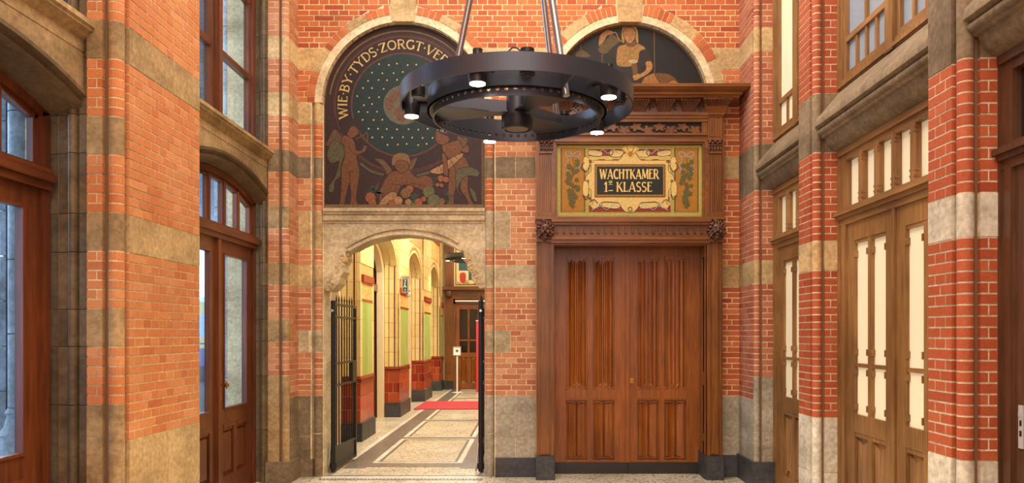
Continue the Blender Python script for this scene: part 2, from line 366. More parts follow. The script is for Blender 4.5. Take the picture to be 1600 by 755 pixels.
# stroke letters --------------------------------------------------------------
def arc(cx, cy, rx, ry, a0, a1, n=12): return [(cx+rx*cos(R(a0+(a1-a0)*i/n)), cy+ry*sin(R(a0+(a1-a0)*i/n))) for i in range(n+1)]
K, T_ = .15, .075
def sf(x, y, w=.26): return ([(x-w/2, y), (x+w/2, y)], .06)
GL = {
 'W': (1.2, [([(.08, 1), (.34, 0)], K), ([(.34, 0), (.6, .95)], T_), ([(.6, .95), (.84, 0)], K), ([(.84, 0), (1.12, 1)], T_), sf(.1, .97), sf(1.1, .97)]),
 'A': (.92, [([(.06, 0), (.45, 1)], T_), ([(.45, 1), (.84, 0)], K), ([(.2, .3), (.7, .3)], T_), sf(.08, .03), sf(.84, .03)]),
 'C': (.82, [(arc(.5, .5, .4, .45, 50, 310), K)]),
 'H': (.9, [([(.15, 0), (.15, 1)], K), ([(.75, 0), (.75, 1)], K), ([(.15, .62), (.75, .62)], T_), sf(.15, .03), sf(.15, .97), sf(.75, .03), sf(.75, .97)]),
 'T': (.82, [([(.41, 0), (.41, 1)], K), ([(.02, .94), (.8, .94)], T_+.02), ([(.04, .96), (.04, .8)], .05), ([(.78, .96), (.78, .8)], .05), sf(.41, .03)]),
 'K': (.88, [([(.15, 0), (.15, 1)], K), ([(.2, .48), (.76, 1)], T_), ([(.34, .6), (.8, 0)], K), sf(.15, .03), sf(.15, .97), sf(.8, .03)]),
 'M': (1.1, [([(.12, 0), (.18, 1)], T_), ([(.18, 1), (.55, .1)], K), ([(.55, .1), (.92, 1)], T_), ([(.92, 1), (.98, 0)], K), sf(.12, .03), sf(.98, .03)]),
 'E': (.7, [([(.15, 0), (.15, 1)], K), ([(.15, .95), (.62, .95)], T_), ([(.15, .6), (.52, .6)], T_), ([(.15, .05), (.64, .05)], T_), ([(.62, .98), (.62, .84)], .05), ([(.64, .02), (.64, .17)], .05)]),
 'R': (.85, [([(.15, 0), (.15, 1)], K), ([(.15, .95)]+arc(.42, .72, .26, .23, 90, -90)+[(.15, .49)], T_+.03), ([(.4, .5), (.8, 0)], K), sf(.15, .03), sf(.8, .03)]),
 'L': (.68, [([(.15, 0), (.15, 1)], K), ([(.15, .05), (.62, .05)], T_), ([(.62, .02), (.62, .2)], .05), sf(.15, .03), sf(.15, .97)]),
 'S': (.68, [(arc(.35, .735, .25, .22, 35, 260)+arc(.33, .26, .27, .23, 80, -145), .12)]),
 'I': (.36, [([(.18, 0), (.18, 1)], K), sf(.18, .03), sf(.18, .97)]),
 'B': (.78, [([(.15, 0), (.15, 1)], K), ([(.15, .95)]+arc(.36, .75, .24, .2, 90, -90)+[(.15, .55)], T_+.03), ([(.15, .54)]+arc(.38, .29, .3, .25, 90, -90)+[(.15, .04)], T_+.04), sf(.1, .03), sf(.1, .97)]),
 'Y': (.86, [([(.08, 1), (.43, .48)], K), ([(.8, 1), (.43, .48)], T_), ([(.43, .5), (.43, 0)], K), sf(.1, .97), sf(.78, .97), sf(.43, .03)]),
 'D': (.86, [([(.15, 0), (.15, 1)], K), ([(.15, .95)]+arc(.35, .5, .43, .45, 90, -90)+[(.15, .05)], T_+.03)]),
 'Z': (.8, [([(.08, .94), (.72, .94)], T_), ([(.7, .94), (.1, .06)], K), ([(.08, .06), (.74, .06)], T_), ([(.08, .97), (.08, .8)], .05), ([(.74, .03), (.74, .2)], .05)]),
 'O': (.98, [(arc(.49, .5, .4, .45, 0, 360, 20), .13)]),
 'G': (.9, [(arc(.5, .5, .4, .45, 50, 330), K), ([(.82, .42), (.82, .1)], K), ([(.66, .42), (.92, .42)], .06)]),
 'V': (.88, [([(.06, 1), (.42, 0)], K), ([(.42, 0), (.82, 1)], T_), sf(.1, .97), sf(.8, .97)]),
 'X': (.8, [([(.06, 1), (.74, 0)], K), ([(.72, 1), (.08, 0)], T_)]),
 '1': (.42, [([(.26, 0), (.26, 1)], K), ([(.06, .74), (.26, .98)], T_), sf(.26, .03, .34)]),
 'e': (.52, [([(.08, .62), (.42, .68)]+arc(.26, .7, .17, .2, 0, 300), .09), ([(.06, .3), (.46, .3)], .07)]),
 '.': (.3, [([(.08, .5), (.22, .5)], .14)]), ' ': (.4, [])}
def text_width(t): return sum(GL[c][0]+.06 for c in t)-.06
def text_line(mb, T, t, u, z, h, d, wscale=1.0, d1=None):
    for c in t:
        wd, st = GL[c]
        for i, (pts, k) in enumerate(st): mb.ribbon(T, [(u+x*h*wscale, z+y*h) for x, y in pts], k*h, d+i*.00004, d1)
        u += (wd+.06)*h*wscale
    return u
# ================================================================== structure
XL, XR, YB = -2.642, 2.387, 8.76
fl = struct('floor', (0, 4, 0))
MB().box(-3.6, 3.2, -2, 9.3, -.2, 0).build('floor_slab', M['terrazzo'], fl)
cl = struct('ceiling', (0, 4, 7.2)); MB().box(-3.2, 3.0, -2, 9.3, 7.2, 7.35).build('ceiling_slab', M['plaster'], cl)
fr = struct('wall_front', (0, -2, 0)); MB().box(-3.3, 3.1, -2.2, -2, 0, 7.2).build('wall_body', M['brick_left'], fr)

def pier(name, s, Xf, Yn, Yf, jx, r, face, jamb, bm, mm, k1=116, plinth=0, ph=0.0, sm_=None):
    """brick pier with a rounded corner; s=-1 left wall, +1 right wall; face / jamb are lists of (course0, course1, stone material)"""
    w = struct(name, (Xf+s*.3, (Yn+Yf)/2, 0)); z1 = k1*H
    mb = MB(); g = .014
    def bx(xa, xb, ya, yb, za, zb): mb.box(min(xa, xb), max(xa, xb), ya, yb, za, zb)
    bx(Xf+s*.0028, jx-s*.002, Yn+2*r+g+.003, Yf, 0, z1); bx(jx-s*.002, Xf+s*.75, Yn+.21, Yf, 0, z1); bx(Xf+s*(2*r+g+.003), jx-s*.002, Yn+.0028, Yn+2*r+g+.003, 0, z1)
    mb.build('pier_core', mm, w)
    mb = MB(); bx(Xf+s*r*.7, Xf+s*.19, Yn+r*.7, Yn+.19, 0, z1); mb.build('groove', M['groove'], w)  # filler box, its brown colour paints the shade of the groove
    MB().lathe((Xf+s*r, Yn+r, 0), [(r-.002, 0), (r-.002, z1)], 16).build('roll_core', mm, w, 40)
    P = Pieces(w); Q = Pieces(w, 'stone_block')
    def fbox(p, y0, y1, z0, zz, m, pr=0): p.box(min(Xf-s*pr, Xf+s*.03), max(Xf-s*pr, Xf+s*.03), y0, y1, z0, zz, m)
    def jbox(p, xa, xb, z0, zz, m, pr=0): p.box(min(xa, xb), max(xa, xb), Yn-pr, Yn+.03, z0, zz, m)
    def roll(p, z0, zz, m):
        key = ('roll', round(r, 3), round(zz-z0, 3)); h = zz-z0
        p.shape(key, MB().lathe((0, 0, -h/2), [(r, 0), (r, h)], 16), (Xf+s*r, Yn+r, (z0+zz)/2), m, h*r*2)
    fy0 = Yn+2*r+g; ja = Xf+s*(2*r+g)
    def stone_at(k, lst):
        for a, b, m in lst:
            if a <= k < b: return (a, b, m)
    done = set()
    for k, z0, zz in rows(0, k1):
        q = stone_at(k, face)
        if q is None:
            for a, b in bond(fy0, Yf-.003, k, ph): fbox(P, a, b, z0, zz, bm)
        elif ('f', q[0]) not in done:
            done.add(('f', q[0])); n = max(1, round((Yf-fy0)/.45)); hh = q[1]-q[0]; nv = max(1, round(hh/7))
            for v in range(nv):
                za, zb = (q[0]+hh*v/nv)*H, (q[0]+hh*(v+1)/nv)*H-J*.7
                for i in range(n):
                    off = .08*((v+i) % 2) if 0 < i < n else 0
                    e = .08*((v+i+1) % 2) if 0 < i+1 < n else 0
                    fbox(Q, fy0+(Yf-fy0)*i/n+off+.002, fy0+(Yf-fy0)*(i+1)/n+e-.004, za, zb, q[2], .002)
        q = stone_at(k, jamb)
        if q is None:
            roll(P, z0, zz, bm)
            L = abs(jx-ja); m_ = L*(.36 if k % 2 == 0 else .0)
            if k % 2 == 0 and L > .1:
                jbox(P, ja, ja+s*(m_-.004), z0, zz, bm); jbox(P, ja+s*(m_+.005), jx, z0, zz, bm)
            else: jbox(P, ja, jx, z0, zz, bm)
        elif ('j', q[0]) not in done:
            done.add(('j', q[0])); hh = q[1]-q[0]; nv = max(1, round(hh/8))
            for v in range(nv):
                za, zb = (q[0]+hh*v/nv)*H, (q[0]+hh*(v+1)/nv)*H-J*.7
                roll(Q, za, zb, q[2]); jbox(Q, ja, jx, za, zb, q[2], .002)
    if plinth:
        xs = sorted((Xf-s*.03, jx+s*.02)); Q.box(xs[0], xs[1], Yn-.03, Yf, 0, plinth, M['stone_dark'] if s > 0 else M['stone_grey'])
    P.flush(); Q.flush(); return w, Q
SLt, SW, SG, SC_, SB, SWh = M['stone_left'], M['stone_warm'], M['stone_grey'], M['stone_cream'], M['stone_base'], M['stone_white']
# left pier between the two glazed doors
wl, _ = pier('wall_left', -1, XL, 4.95, 6.144, -2.856, .05,
     [(0, 15, SW), (35, 39, SW), (55, 59, SLt)],
     [(0, 19, SLt), (25, 29, SLt), (35, 39, SLt), (45, 49, SLt), (55, 59, SLt)], M['brick_left'], M['mortar'])
# corner pier beyond the far glazed door
wlc, _ = pier('wall_left_far', -1, XL, 8.40, YB+.03, -2.865, .045,
     [(0, 15, SG), (35, 39, SC_), (55, 59, SG), (65, 69, SC_), (75, 79, SC_)],
     [(0, 19, SLt), (25, 29, SLt), (35, 39, SLt), (45, 49, SLt), (55, 59, SG), (65, 69, SC_), (75, 79, SC_)], M['brick_aged'], M['mortar'], plinth=.23)
wrf, _ = pier('wall_right_far', 1, XR, 8.17, YB+.03, 2.615, .035,
     [(0, 15, SB), (35, 39, SW), (51, 59, SG), (75, 79, SC_)],
     [(0, 19, SB), (35, 39, SW), (51, 59, SG), (75, 79, SC_)], M['brick_corner'], M['mortar_pale'], plinth=.27)
wrm, _ = pier('wall_right_middle', 1, XR, 6.46, 6.82, 2.615, .04,
     [(0, 15, SWh), (35, 39, SC_), (51, 59, SG)], [(0, 15, SWh), (35, 39, SC_), (51, 59, SG)], M['brick_right'], M['mortar_pale'], ph=.11)
wrn, _ = pier('wall_right_near', 1, XR, 4.245, 4.605, 2.615, .045,
     [(0, 15, SWh), (35, 39, SWh), (51, 66, SG)], [(0, 15, SWh), (35, 39, SWh), (51, 66, SG)], M['brick_right'], M['mortar_pale'], ph=.07)
# moulded stone jambs at the left doors, stacked blocks
def jamb_left(parent, Yn, xd, xe):
    Q = Pieces(parent, 'jamb_stone')
    zs = [0, .58, 1.17, 1.55, 1.79, 2.16, 2.41, 2.8, 3.05, 3.42, 3.67, 4.03, 4.28, 4.65, 4.9, 5.4, 5.9, 6.5, 7.19]
    w = xe-xd
    prof = [(xe, Yn+.01), (xe, Yn+.2), (xd-.05, Yn+.2), (xd-.05, Yn+.05), (xd+w*.12, Yn+.05), (xd+w*.18, Yn+.03), (xd+w*.42, Yn+.03), (xd+w*.46, Yn+.055)]
    prof += [(xd+w*.58+.028*cos(a), Yn+.025+.03*sin(a)) for a in [pi+pi*i/6 for i in range(7)]] + [(xd+w*.72, Yn+.045), (xd+w*.78, Yn+.012)]
    MB().box(xd-.04, xe, Yn+.075, Yn+.195, 0, 7.19).build('jamb_core', M['mortar'], parent)
    for a, b in zip(zs, zs[1:]):
        h = b-a-.004
        mb = MB(); n = len(prof)
        mb.add([(x, y, -h/2) for x, y in prof]+[(x, y, h/2) for x, y in prof], [tuple(range(n)), tuple(range(n, 2*n))]+[(i, (i+1) % n, n+(i+1) % n, n+i) for i in range(n)])
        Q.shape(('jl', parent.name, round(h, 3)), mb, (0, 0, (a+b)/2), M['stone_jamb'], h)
    Q.flush()
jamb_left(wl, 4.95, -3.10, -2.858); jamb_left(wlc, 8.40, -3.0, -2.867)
# plain continuation of the side walls behind the camera
w = struct('wall_left_near', (-2.9, 0, 0)); MB().box(-3.4, XL, -2, 2.55, 0, 7.2).build('wall_body', M['brick_left'], w)
w = struct('wall_right_rear', (2.7, 0, 0)); MB().box(XR, 3.1, -2, 2.35, 0, 7.2).build('wall_body', M['brick_right'], w)
# wall above the upper windows
for nm, x0, x1, y0, y1 in (('wall_left_top', -3.3, -2.85, 2.5, 8.5), ('wall_right_top', 2.6, 3.0, 2.3, 8.3)):
    w = struct(nm, ((x0+x1)/2, (y0+y1)/2, 6.0)); MB().box(x0, x1, y0, y1, 6.05, 7.2).build('wall_body', M['brick_left'], w)

# ------------------------------------------------------------------ back wall
wb = struct('wall_back', (0, YB, 0))
A1, Z1, R1 = -1.445, 4.272, .927       # left arch
A2, Z2, R2 = 1.139, 4.294, .90         # right arch
RO = 1.098
aL = [(A1+R1*cos(a), Z1+R1*sin(a)) for a in [pi-pi*i/32 for i in range(33)]]
aR = [(A2+R2*cos(a), Z2+R2*sin(a)) for a in [pi-pi*i/32 for i in range(33)]]
mb = MB(); TBk = TB(YB); D0, D1 = -.42, -.0028
mb.prism(TBk, [(XL-.4, Z1)]+aL+[(-.15, Z1), (-.15, 7.2), (XL-.4, 7.2)], D0, D1)
mb.prism(TBk, [(-.15, Z2)]+aR+[(XR+.4, Z2), (XR+.4, 7.2), (-.15, 7.2)], D0, D1)
mb.bm(TBk, XL-.4, A1-R1-.117, 0, Z1-.002, D0, D1); mb.bm(TBk, A1+R1+.117, .22, 0, Z2-.001, D0, D1); mb.bm(TBk, A1-R1-.12, A1-R1, 0, Z1-.003, D0+.002, -.065); mb.bm(TBk, A1+R1, A1+R1+.12, 0, Z1-.003, D0+.002, -.065); mb.bm(TBk, 2.04, XR+.4, 0, Z2, D0, D1)
mb.bm(TBk, .22, 2.04, 2.72, Z2, D0, -.1)
mb.bm(TBk, A1-R1, A1+R1, 3.0, 5.3, D0, -.19)
mb.build('wall_core', M['mortar_back'], wb)
P = Pieces(wb); Q = Pieces(wb, 'stone_block')
BB, BA = M['brick_back'], M['brick_aged']
def bb(a, b, z0, z1, m, pr=0): P.box(a, b, YB-pr, YB+.03, z0, z1, m)
def sb(a, b, k0, k1, m, n=1, pr=.003):
    for i in range(n): Q.box(a+(b-a)*i/n+.002, a+(b-a)*(i+1)/n-.005, YB-pr, YB+.03, k0*H, k1*H-J*.7, m)
def cut(xc, zc, r, z, kw):
    dz = z-zc
    if dz < 0: return r
    return max(sqrt(max(0, r*r-dz*dz)), kw)
KW = .148
for k, z0, z1 in rows(69, 90):
    for a, b in bond(XL, XR, k, .03):
        # clip against the two rings
        segs = [[a, b, a, b]]
        for xc, zc in ((A1, Z1), (A2, Z2)):
            c0, c1 = cut(xc, zc, RO+.006, z0, KW), cut(xc, zc, RO+.006, z1, KW); ns = []
            for l0, r0, l1, r1 in segs:
                L = [l0, min(r0, xc-c0), l1, min(r1, xc-c1)]; Rr = [max(l0, xc+c0), r0, max(l1, xc+c1), r1]
                for q in (L, Rr):
                    if q[1]-q[0] > .012 or q[3]-q[2] > .012:
                        q[1] = max(q[1], q[0]+.002); q[3] = max(q[3], q[2]+.002)
                        if q not in ns: ns.append(q)
            segs = ns
        for l0, r0, l1, r1 in segs:
            if 75 <= k < 79: continue
            if abs(l0-l1) < 1e-4 and abs(r0-r1) < 1e-4: bb(l0, r0, z0, z1, BB)
            else:
                cx, cz = (l0+r0)/2, (z0+z1)/2
                m_ = MB().hex([(x-cx, y, z-cz) for y in (0, .03) for x, z in ((l0, z0), (r0, z0), (r1, z1), (l1, z1))])
                P.shape(None, m_, (cx, YB, cz), BB, (r0-l0)*(z1-z0))
# stone course at the haunches: z 4.65-4.9
def haunch(xa, xb, k0, k1, m):
    z0, z1 = k0*H, k1*H-J*.7
    for xc, zc, side in ((A1, Z1, 0), (A2, Z2, 0)):
        pass
    return z0, z1
z0, z1 = 75*H, 79*H-J
def rc(xc, zc, z): return sqrt(max(.0, (RO+.006)**2-(z-zc)**2))
for poly in ([(XL, z0), (A1-rc(A1, Z1, z0), z0), (A1-rc(A1, Z1, z1), z1), (XL, z1)],
             [(A1+rc(A1, Z1, z0), z0), (A2-rc(A2, Z2, z0), z0), (A2-rc(A2, Z2, z1), z1), (A1+rc(A1, Z1, z1), z1)],
             [(A2+rc(A2, Z2, z0), z0), (XR, z0), (XR, z1), (A2+rc(A2, Z2, z1), z1)]):
    Q.shape(None, MB().prism(TB(0), poly, -.03, .003), (0, YB, 0), SC_, 1)
# voussoirs
def arch_ring(xc, zc, ri, a_from, a_to, seqs):
    for d0, d1, kind in seqs:
        if d1 <= a_from or d0 >= a_to: continue
        n = max(1, round((d1-d0)/3.5)) if kind == 'b' else 1
        for i in range(n):
            t0, t1 = R(d0+(d1-d0)*i/n+.28), R(d0+(d1-d0)*(i+1)/n-.28)
            m = M['brick_back'] if kind == 'b' else SC_
            for ra, rb, ya, yb in ((ri+.085, RO, YB-.004, YB+.05), (ri, ri+.077, YB+.012, YB+.09)):
                st = max(1, round((d1-d0)/n/4)); ang = [t0+(t1-t0)*j/st for j in range(st+1)]
                mb = MB().ring(TW, [(ra*cos(t), ra*sin(t)) for t in ang], [(rb*cos(t), rb*sin(t)) for t in ang], ya-YB, yb-YB, closed=False)
                P.shape(None, mb, (xc, YB, zc), m, .02) if kind == 'b' else Q.shape(None, mb, (xc, YB, zc), m, .1)
seq = [(0, 19, 'b'), (19, 35, 's'), (35, 53, 'b'), (53, 66, 's'), (66, 81.6, 'b'), (98.4, 114, 'b'), (114, 127, 's'), (127, 145, 'b'), (145, 161, 's'), (161, 180, 'b')]
arch_ring(A1, Z1, R1, 0, 180, seq)
seq2 = [(2, 12, 's'), (12, 26, 's'), (26, 44, 'b'), (44, 62, 's'), (62, 81.6, 'b'), (98.4, 118, 'b'), (118, 136, 's'), (136, 154, 'b'), (154, 168, 's')]
arch_ring(A2, Z2, R2, 0, 180, seq2)
for xc, zc, ri in ((A1, Z1, R1), (A2, Z2, R2)):
    zk = zc+ri
    Q.shape(None, MB().prism(TB(0), [(-.128, zk-.006), (.128, zk-.006), (.146, zk+.24), (-.146, zk+.24)], -.1, .012), (xc, YB, 0), SC_, 2)
    for i in range(3): Q.box(xc-.143, xc+.143, YB-.004, YB+.03, zk+.246+i*.31, zk+.246+i*.31+.303, SC_)
# strip left of the passage, pier between passage and portal, strip right of the portal
def strip(xa, xb, k0, k1, stones, bm, ph=0):
    for k, z0, z1 in rows(k0, k1):
        x0 = xa; x1 = xb; full = False
        for s0, s1, sa, sbb, m in stones:
            if s0 <= k < s1:
                sa_ = xa if sa is None else sa; sb_ = xb if sbb is None else sbb
                if k == s0:
                    n = max(1, round((s1-s0)/7)); n2 = 2 if sb_-sa_ > .45 else 1
                    for i in range(n): sb(sa_, sb_, s0+(s1-s0)*i/n, s0+(s1-s0)*(i+1)/n, m, n2 if i % 2 == 0 else 1)
                if sa_ <= x0+.01: x0 = sb_+.004
                else: x1 = sa_-.004
        if x1-x0 > .02:
            for a, b in bond(x0, x1, k, ph): bb(a, b, z0, z1, bm)
lx = A1-R1-.125
strip(XL, lx, 0, 69, [(0, 15, None, None, SG), (23, 27, None, -2.52, M['stone_mid']), (35, 39, None, None, SW), (42, 49, None, None, SW), (55, 59, None, None, SG), (65, 69, None, None, SC_)], BA, .03)
rx = A1+R1+.125
strip(rx, .068, 0, 69, [(0, 15, None, None, SB), (23, 27, None, rx+.17, M['stone_mid']), (35, 39, None, None, M['stone_mid']), (42, 49, None, rx+.17, M['stone_mid']), (55, 59, None, None, SG), (65, 69, None, rx+.2, SC_)], BA, .02)
strip(2.16, XR, 0, 69, [(0, 15, None, None, SB), (35, 39, None, None, SW), (55, 59, None, None, SW), (67, 69, None, 2.28, SC_)], BB, .05)
# rolls at both sides of the passage and mural
def vroll(x, y, r, k0, k1, m, p):
    h = (k1-k0)*H-J
    p.shape(('vr', r, round(h, 3)), MB().lathe((0, 0, -h/2), [(r, 0), (r, h)], 14), (x, y, k0*H+h/2), m, h*r*2)
for x, sgn, bands in ((A1-R1-.055, -1, [(0, 8, SG), (8, 15, SG), (23, 27, M['stone_mid']), (35, 39, SW), (42, 49, SW), (55, 59, SG), (65, 69, SC_)]),
                      (A1+R1+.055, 1, [(0, 8, SB), (8, 15, SB), (23, 27, M['stone_mid']), (35, 39, M['stone_mid']), (42, 49, M['stone_mid']), (55, 59, SG), (65, 69, SC_)])):
    MB().lathe((x, YB+.05, 0), [(.047, 0), (.047, 4.27)], 14).build('roll_core', M['mortar_back'], wb, 40)
    k = 0
    while k < 69:
        q = [b for b in bands if b[0] == k]
        if q: vroll(x, YB+.05, .05, k, q[0][1], q[0][2], Q); k = q[0][1]
        else: vroll(x, YB+.05, .05, k, k+1, BA if k < 50 else BB, P); k += 1
P.flush(); Q.flush()
# plinths of the back wall
mb = MB(); mb.box(rx, .07, YB-.03, YB+.1, 0, .22); mb.box(2.16, XR, YB-.03, YB+.1, 0, .25); mb.build('plinth', M['stone_dark'], wb)
MB().box(XL, lx+.02, YB-.02, YB+.1, 0, .2).build('plinth', M['stone_grey'], wb)
# stone lintel with a basket arch and broken corbels under the mural
T = TB(8.83)
def Lp(px, py): return (PX(px, 8.83), PZ(py, 8.83))
low = [(506, 452), (512, 455), (521, 452), (529, 443), (531, 432), (537, 424), (536, 412), (541, 402), (540, 393), (552, 389), (565, 382), (585, 374), (610, 369), (635, 367), (660, 369), (683, 374), (703, 382), (718, 390), (725, 393), (726, 403), (731, 409), (731, 420), (737, 428), (737, 438), (744, 444), (750, 451), (757, 449)]
low = [Lp(*q) for q in low]
zl = PZ(348, 8.83)
MB().prism(T, [(A1-R1, zl), (A1-R1, low[0][1])]+low+[(A1+R1, low[-1][1]), (A1+R1, zl)], -.33, 0).build('lintel_stone', M['stone_lintel'], wb)
rid = smo([Lp(*q) for q in ((541, 386), (556, 377), (585, 364), (618, 357), (645, 357), (675, 361), (700, 369), (717, 379))], 3)
MB().ribbon(T, rid, .03, 0, .022).build('arch_moulding', M['stone_lintel'], wb)
rid2 = smo([Lp(*q) for q in ((545, 391), (585, 372), (635, 365), (685, 373), (722, 391))], 4)
MB().ribbon(T, rid2, .03, 0, .03).build('arch_moulding', M['stone_lintel'], wb)
mb = MB()
for a, b, d in ((326, 331, .05), (331, 335, .03), (335, 338, .015), (338, 345, .03), (345, 349, .01)):
    mb.bm(T, A1-R1, A1+R1, PZ(b, 8.83), PZ(a, 8.83), -.1, d)
mb.build('string_course', M['stone_lintel'], wb)
random.seed(3)
for px0, py0, px1, py1, nn in ((512, 450, 541, 398, 110), (753, 447, 727, 398, 110)):   # broken carving on the corbels
    mb = MB()
    for i in range(nn):
        t = random.random(); px = px0+(px1-px0)*t+random.uniform(-5, 5); py = py0+(py1-py0)*t+random.uniform(-4, 4)
        px = max(507, min(753, px)); u, z = Lp(px, py); mb.blob(T, u, z, random.uniform(-.03, .0), random.uniform(.008, .024), random.uniform(.008, .024), .016, random.random()*3, 6, 4)
    mb.build('broken_carving', M['stone_cream'], wb)
# floor strips at the threshold
for y0, y1, m in ((8.56, 8.66, 'terrazzo_dark'), (8.66, 8.78, 'terrazzo_white'), (8.78, 8.84, 'terrazzo_dark'), (8.84, 9.28, 'terrazzo')):
    MB().box(-2.36, -.52, y0, y1, -.05, .0025).build('border_strip', M[m], fl)
for i in range(44):
    x = -2.34+i*.042
    MB().box(x, x+.022, 8.595, 8.625, 0, .004).build('mosaic_chip', M['terrazzo_white'], fl)
MB().box(-2.4, .07, 8.3, 8.34, -.05, .002).build('border_strip', M['terrazzo_dark'], fl)

# ------------------------------------------------------------------ left doors, windows, spandrels
def arch_pts(y0, y1, zs, rise, off=0, n=20):
    h = (y1-y0)/2; Rr = (h*h+rise*rise)/(2*rise); zc = zs+rise-Rr; yc = (y0+y1)/2; ro = Rr+off
    a = math.asin(min(1, (h+off)/ro)); return [(yc+ro*sin(-a+2*a*i/n), zc+ro*cos(-a+2*a*i/n)) for i in range(n+1)]
def archz(y, y0, y1, zs, rise, off=0):
    h = (y1-y0)/2; Rr = (h*h+rise*rise)/(2*rise); return zs+rise-Rr+sqrt((Rr+off)**2-(y-(y0+y1)/2)**2)
def left_bay(n, X, y0, y1, xface, ztop=6.05):
    """glazed double door with arched fanlight, stone spandrel and sill above it, tall window on the sill"""
    T = TL(X); W, WY, G = M['wood_left'], M['wood_lefty'], M['glass']; yc = (y0+y1)/2
    d = struct('door_%d' % n, (X, yc, 0)); zs, ri = 3.05, .17
    mb = MB(); fw = .075
    for a in (y0, y1-fw): mb.bm(T, a, a+fw, 0, zs, -.08, 0)
    for a in (y0+fw, y1-fw-.03): mb.bm(T, a, a+.03, 0, zs, -.08, -.03)
    top = arch_pts(y0, y1, zs, ri); inn = arch_pts(y0+fw, y1-fw, zs-.035, ri-.025); mb.ring(T, top, inn, -.08, 0, False)
    inn2 = arch_pts(y0+fw+.03, y1-fw-.03, zs-.06, ri-.03); mb.ring(T, inn, inn2, -.08, -.03, False); mb.build('frame', W, d)
    mb = MB()
    for za, zb, dd in ((2.55, 2.6, .02), (2.6, 2.65, .045), (2.65, 2.69, .02)): mb.bm(T, y0-.0, y1+.0, za, zb, -.08, dd)
    mb.build('transom', WY, d)
    np = 5; ya, yb = y0+fw+.03, y1-fw-.03
    for i in range(np):
        p0, p1 = ya+(yb-ya)*i/np, ya+(yb-ya)*(i+1)/np
        if i: MB().bm(T, p0-.022, p0+.022, 2.69, archz(p0, y0, y1, zs, ri)-.07, -.07, -.01).build('glazing_bar', W, d)
        t0, t1 = archz(p0, y0, y1, zs, ri)-.075, archz(p1, y0, y1, zs, ri)-.075
        g = MB().prism(T, [(p0+.02, 2.69), (p1-.02, 2.69), (p1-.02, t1), (p0+.02, t0)], -.05, -.045).build('pane', G, d)
        MB().ring(T, [(p0+.02, 2.69), (p1-.02, 2.69), (p1-.02, t1), (p0+.02, t0)], [(p0+.04, 2.71), (p1-.04, 2.71), (p1-.04, t1-.02), (p0+.04, t0-.02)], -.06, -.02).build('glazing_bead', W, d)
    MB().bm(T, yc-.03, yc+.03, 0, 2.55, -.07, .012).build('meeting_stile', W, d)
    for q0, q1 in ((ya, yc-.03), (yc+.03, yb)):
        lf = MB(); st = .13
        lf.bm(T, q0, q0+st, 0, 2.55, -.07, -.02); lf.bm(T, q1-st, q1, 0, 2.55, -.07, -.02)
        for za, zb in ((2.43, 2.55), (.74, .88), (0, .22)): lf.bm(T, q0+st, q1-st, za, zb, -.07, -.02)
        qm = (q0+q1)/2; lf.bm(T, qm-.04, qm+.04, .22, .74, -.07, -.02); L = lf.build('door_leaf', W, d)
        MB().bm(T, q0+st, q1-st, .88, 2.43, -.05, -.045).build('pane', G, L)
        MB().frame(T, q0+st, q1-st, .88, 2.43, .02, -.06, -.008).build('glazing_bead', W, L)
        for a, b in ((q0+st, qm-.04), (qm+.04, q1-st)):
            mb = MB(); mb.bm(T, a, b, .22, .74, -.07, -.05); mb.cham(T, a+.03, b-.03, .25, .66, -.05, -.03, .015); mb.bm(T, a, b, .7, .74, -.05, -.012); mb.bm(T, a+.02, b-.02, .67, .7, -.05, -.025)
            mb.build('bottom_panel', W, L)
    u = yc+.09
    hp = MB(); hp.bm(T, u-.016, u+.016, .98, 1.24, -.02, -.014); hp.build('handle_plate', M['brass'], d)
    mb = MB(); mb.tube([T(u, 1.13, -.015), T(u, 1.13, .03)], .011, 8); mb.blob(T, u, 1.13, .045, .028, .034, .018); mb.build('door_knob', M['brass'], d, 40)
    # stone spandrel and archivolt
    sw = struct('trim_%d' % n, (xface, yc, 3.3)); TS = TL(xface); ye0, ye1 = y0-.02, y1+.06
    off = .13; ap = [(y, z) for y, z in arch_pts(y0, y1, zs, ri, off)]
    ap = [(min(max(y, ye0), ye1), z) for y, z in ap]
    half = len(ap)//2
    MB().prism(TS, [(ye0, 3.46)]+[(ye0, ap[0][1]-.1)]+ap[:half+1]+[(yc, 3.46)], -.25, 0).build('spandrel_stone', SLt, sw)
    MB().prism(TS, [(yc+.004, 3.46)]+ap[half:]+[(ye1, ap[-1][1]-.1), (ye1, 3.46)], -.25, 0).build('spandrel_stone', SLt, sw)
    prof = [(.13, 0), (.13, .02), (.105, .02), (.09, -.015), (.075, -.02), (.06, .0), (.045, -.01), (.03, -.05), (.0, -.06), (-.002, -.12), (.13, -.12)]
    dx = xface-X; A = []
    for o_, dd in prof:
        dd2 = dd if dd > -.055 else (-dx-.02)
        A.append([T_ for T_ in [(y, z, dd2) for y, z in arch_pts(y0, y1, zs, ri, o_)]])
    vs = [TS(*p) for row in A for p in row]; m_ = len(A[0]); fs = []
    for i in range(len(A)-1):
        for j in range(m_-1): fs.append((i*m_+j, i*m_+j+1, (i+1)*m_+j+1, (i+1)*m_+j))
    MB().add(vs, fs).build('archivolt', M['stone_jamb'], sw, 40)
    # sill
    pr = [(-.3, 3.72), (-.08, 3.70), (-.07, 3.67), (.08, 3.635), (.085, 3.60), (.07, 3.59), (.07, 3.575), (.04, 3.56), (.035, 3.545), (0.004, 3.53), (0.004, 3.45), (-.3, 3.45)]
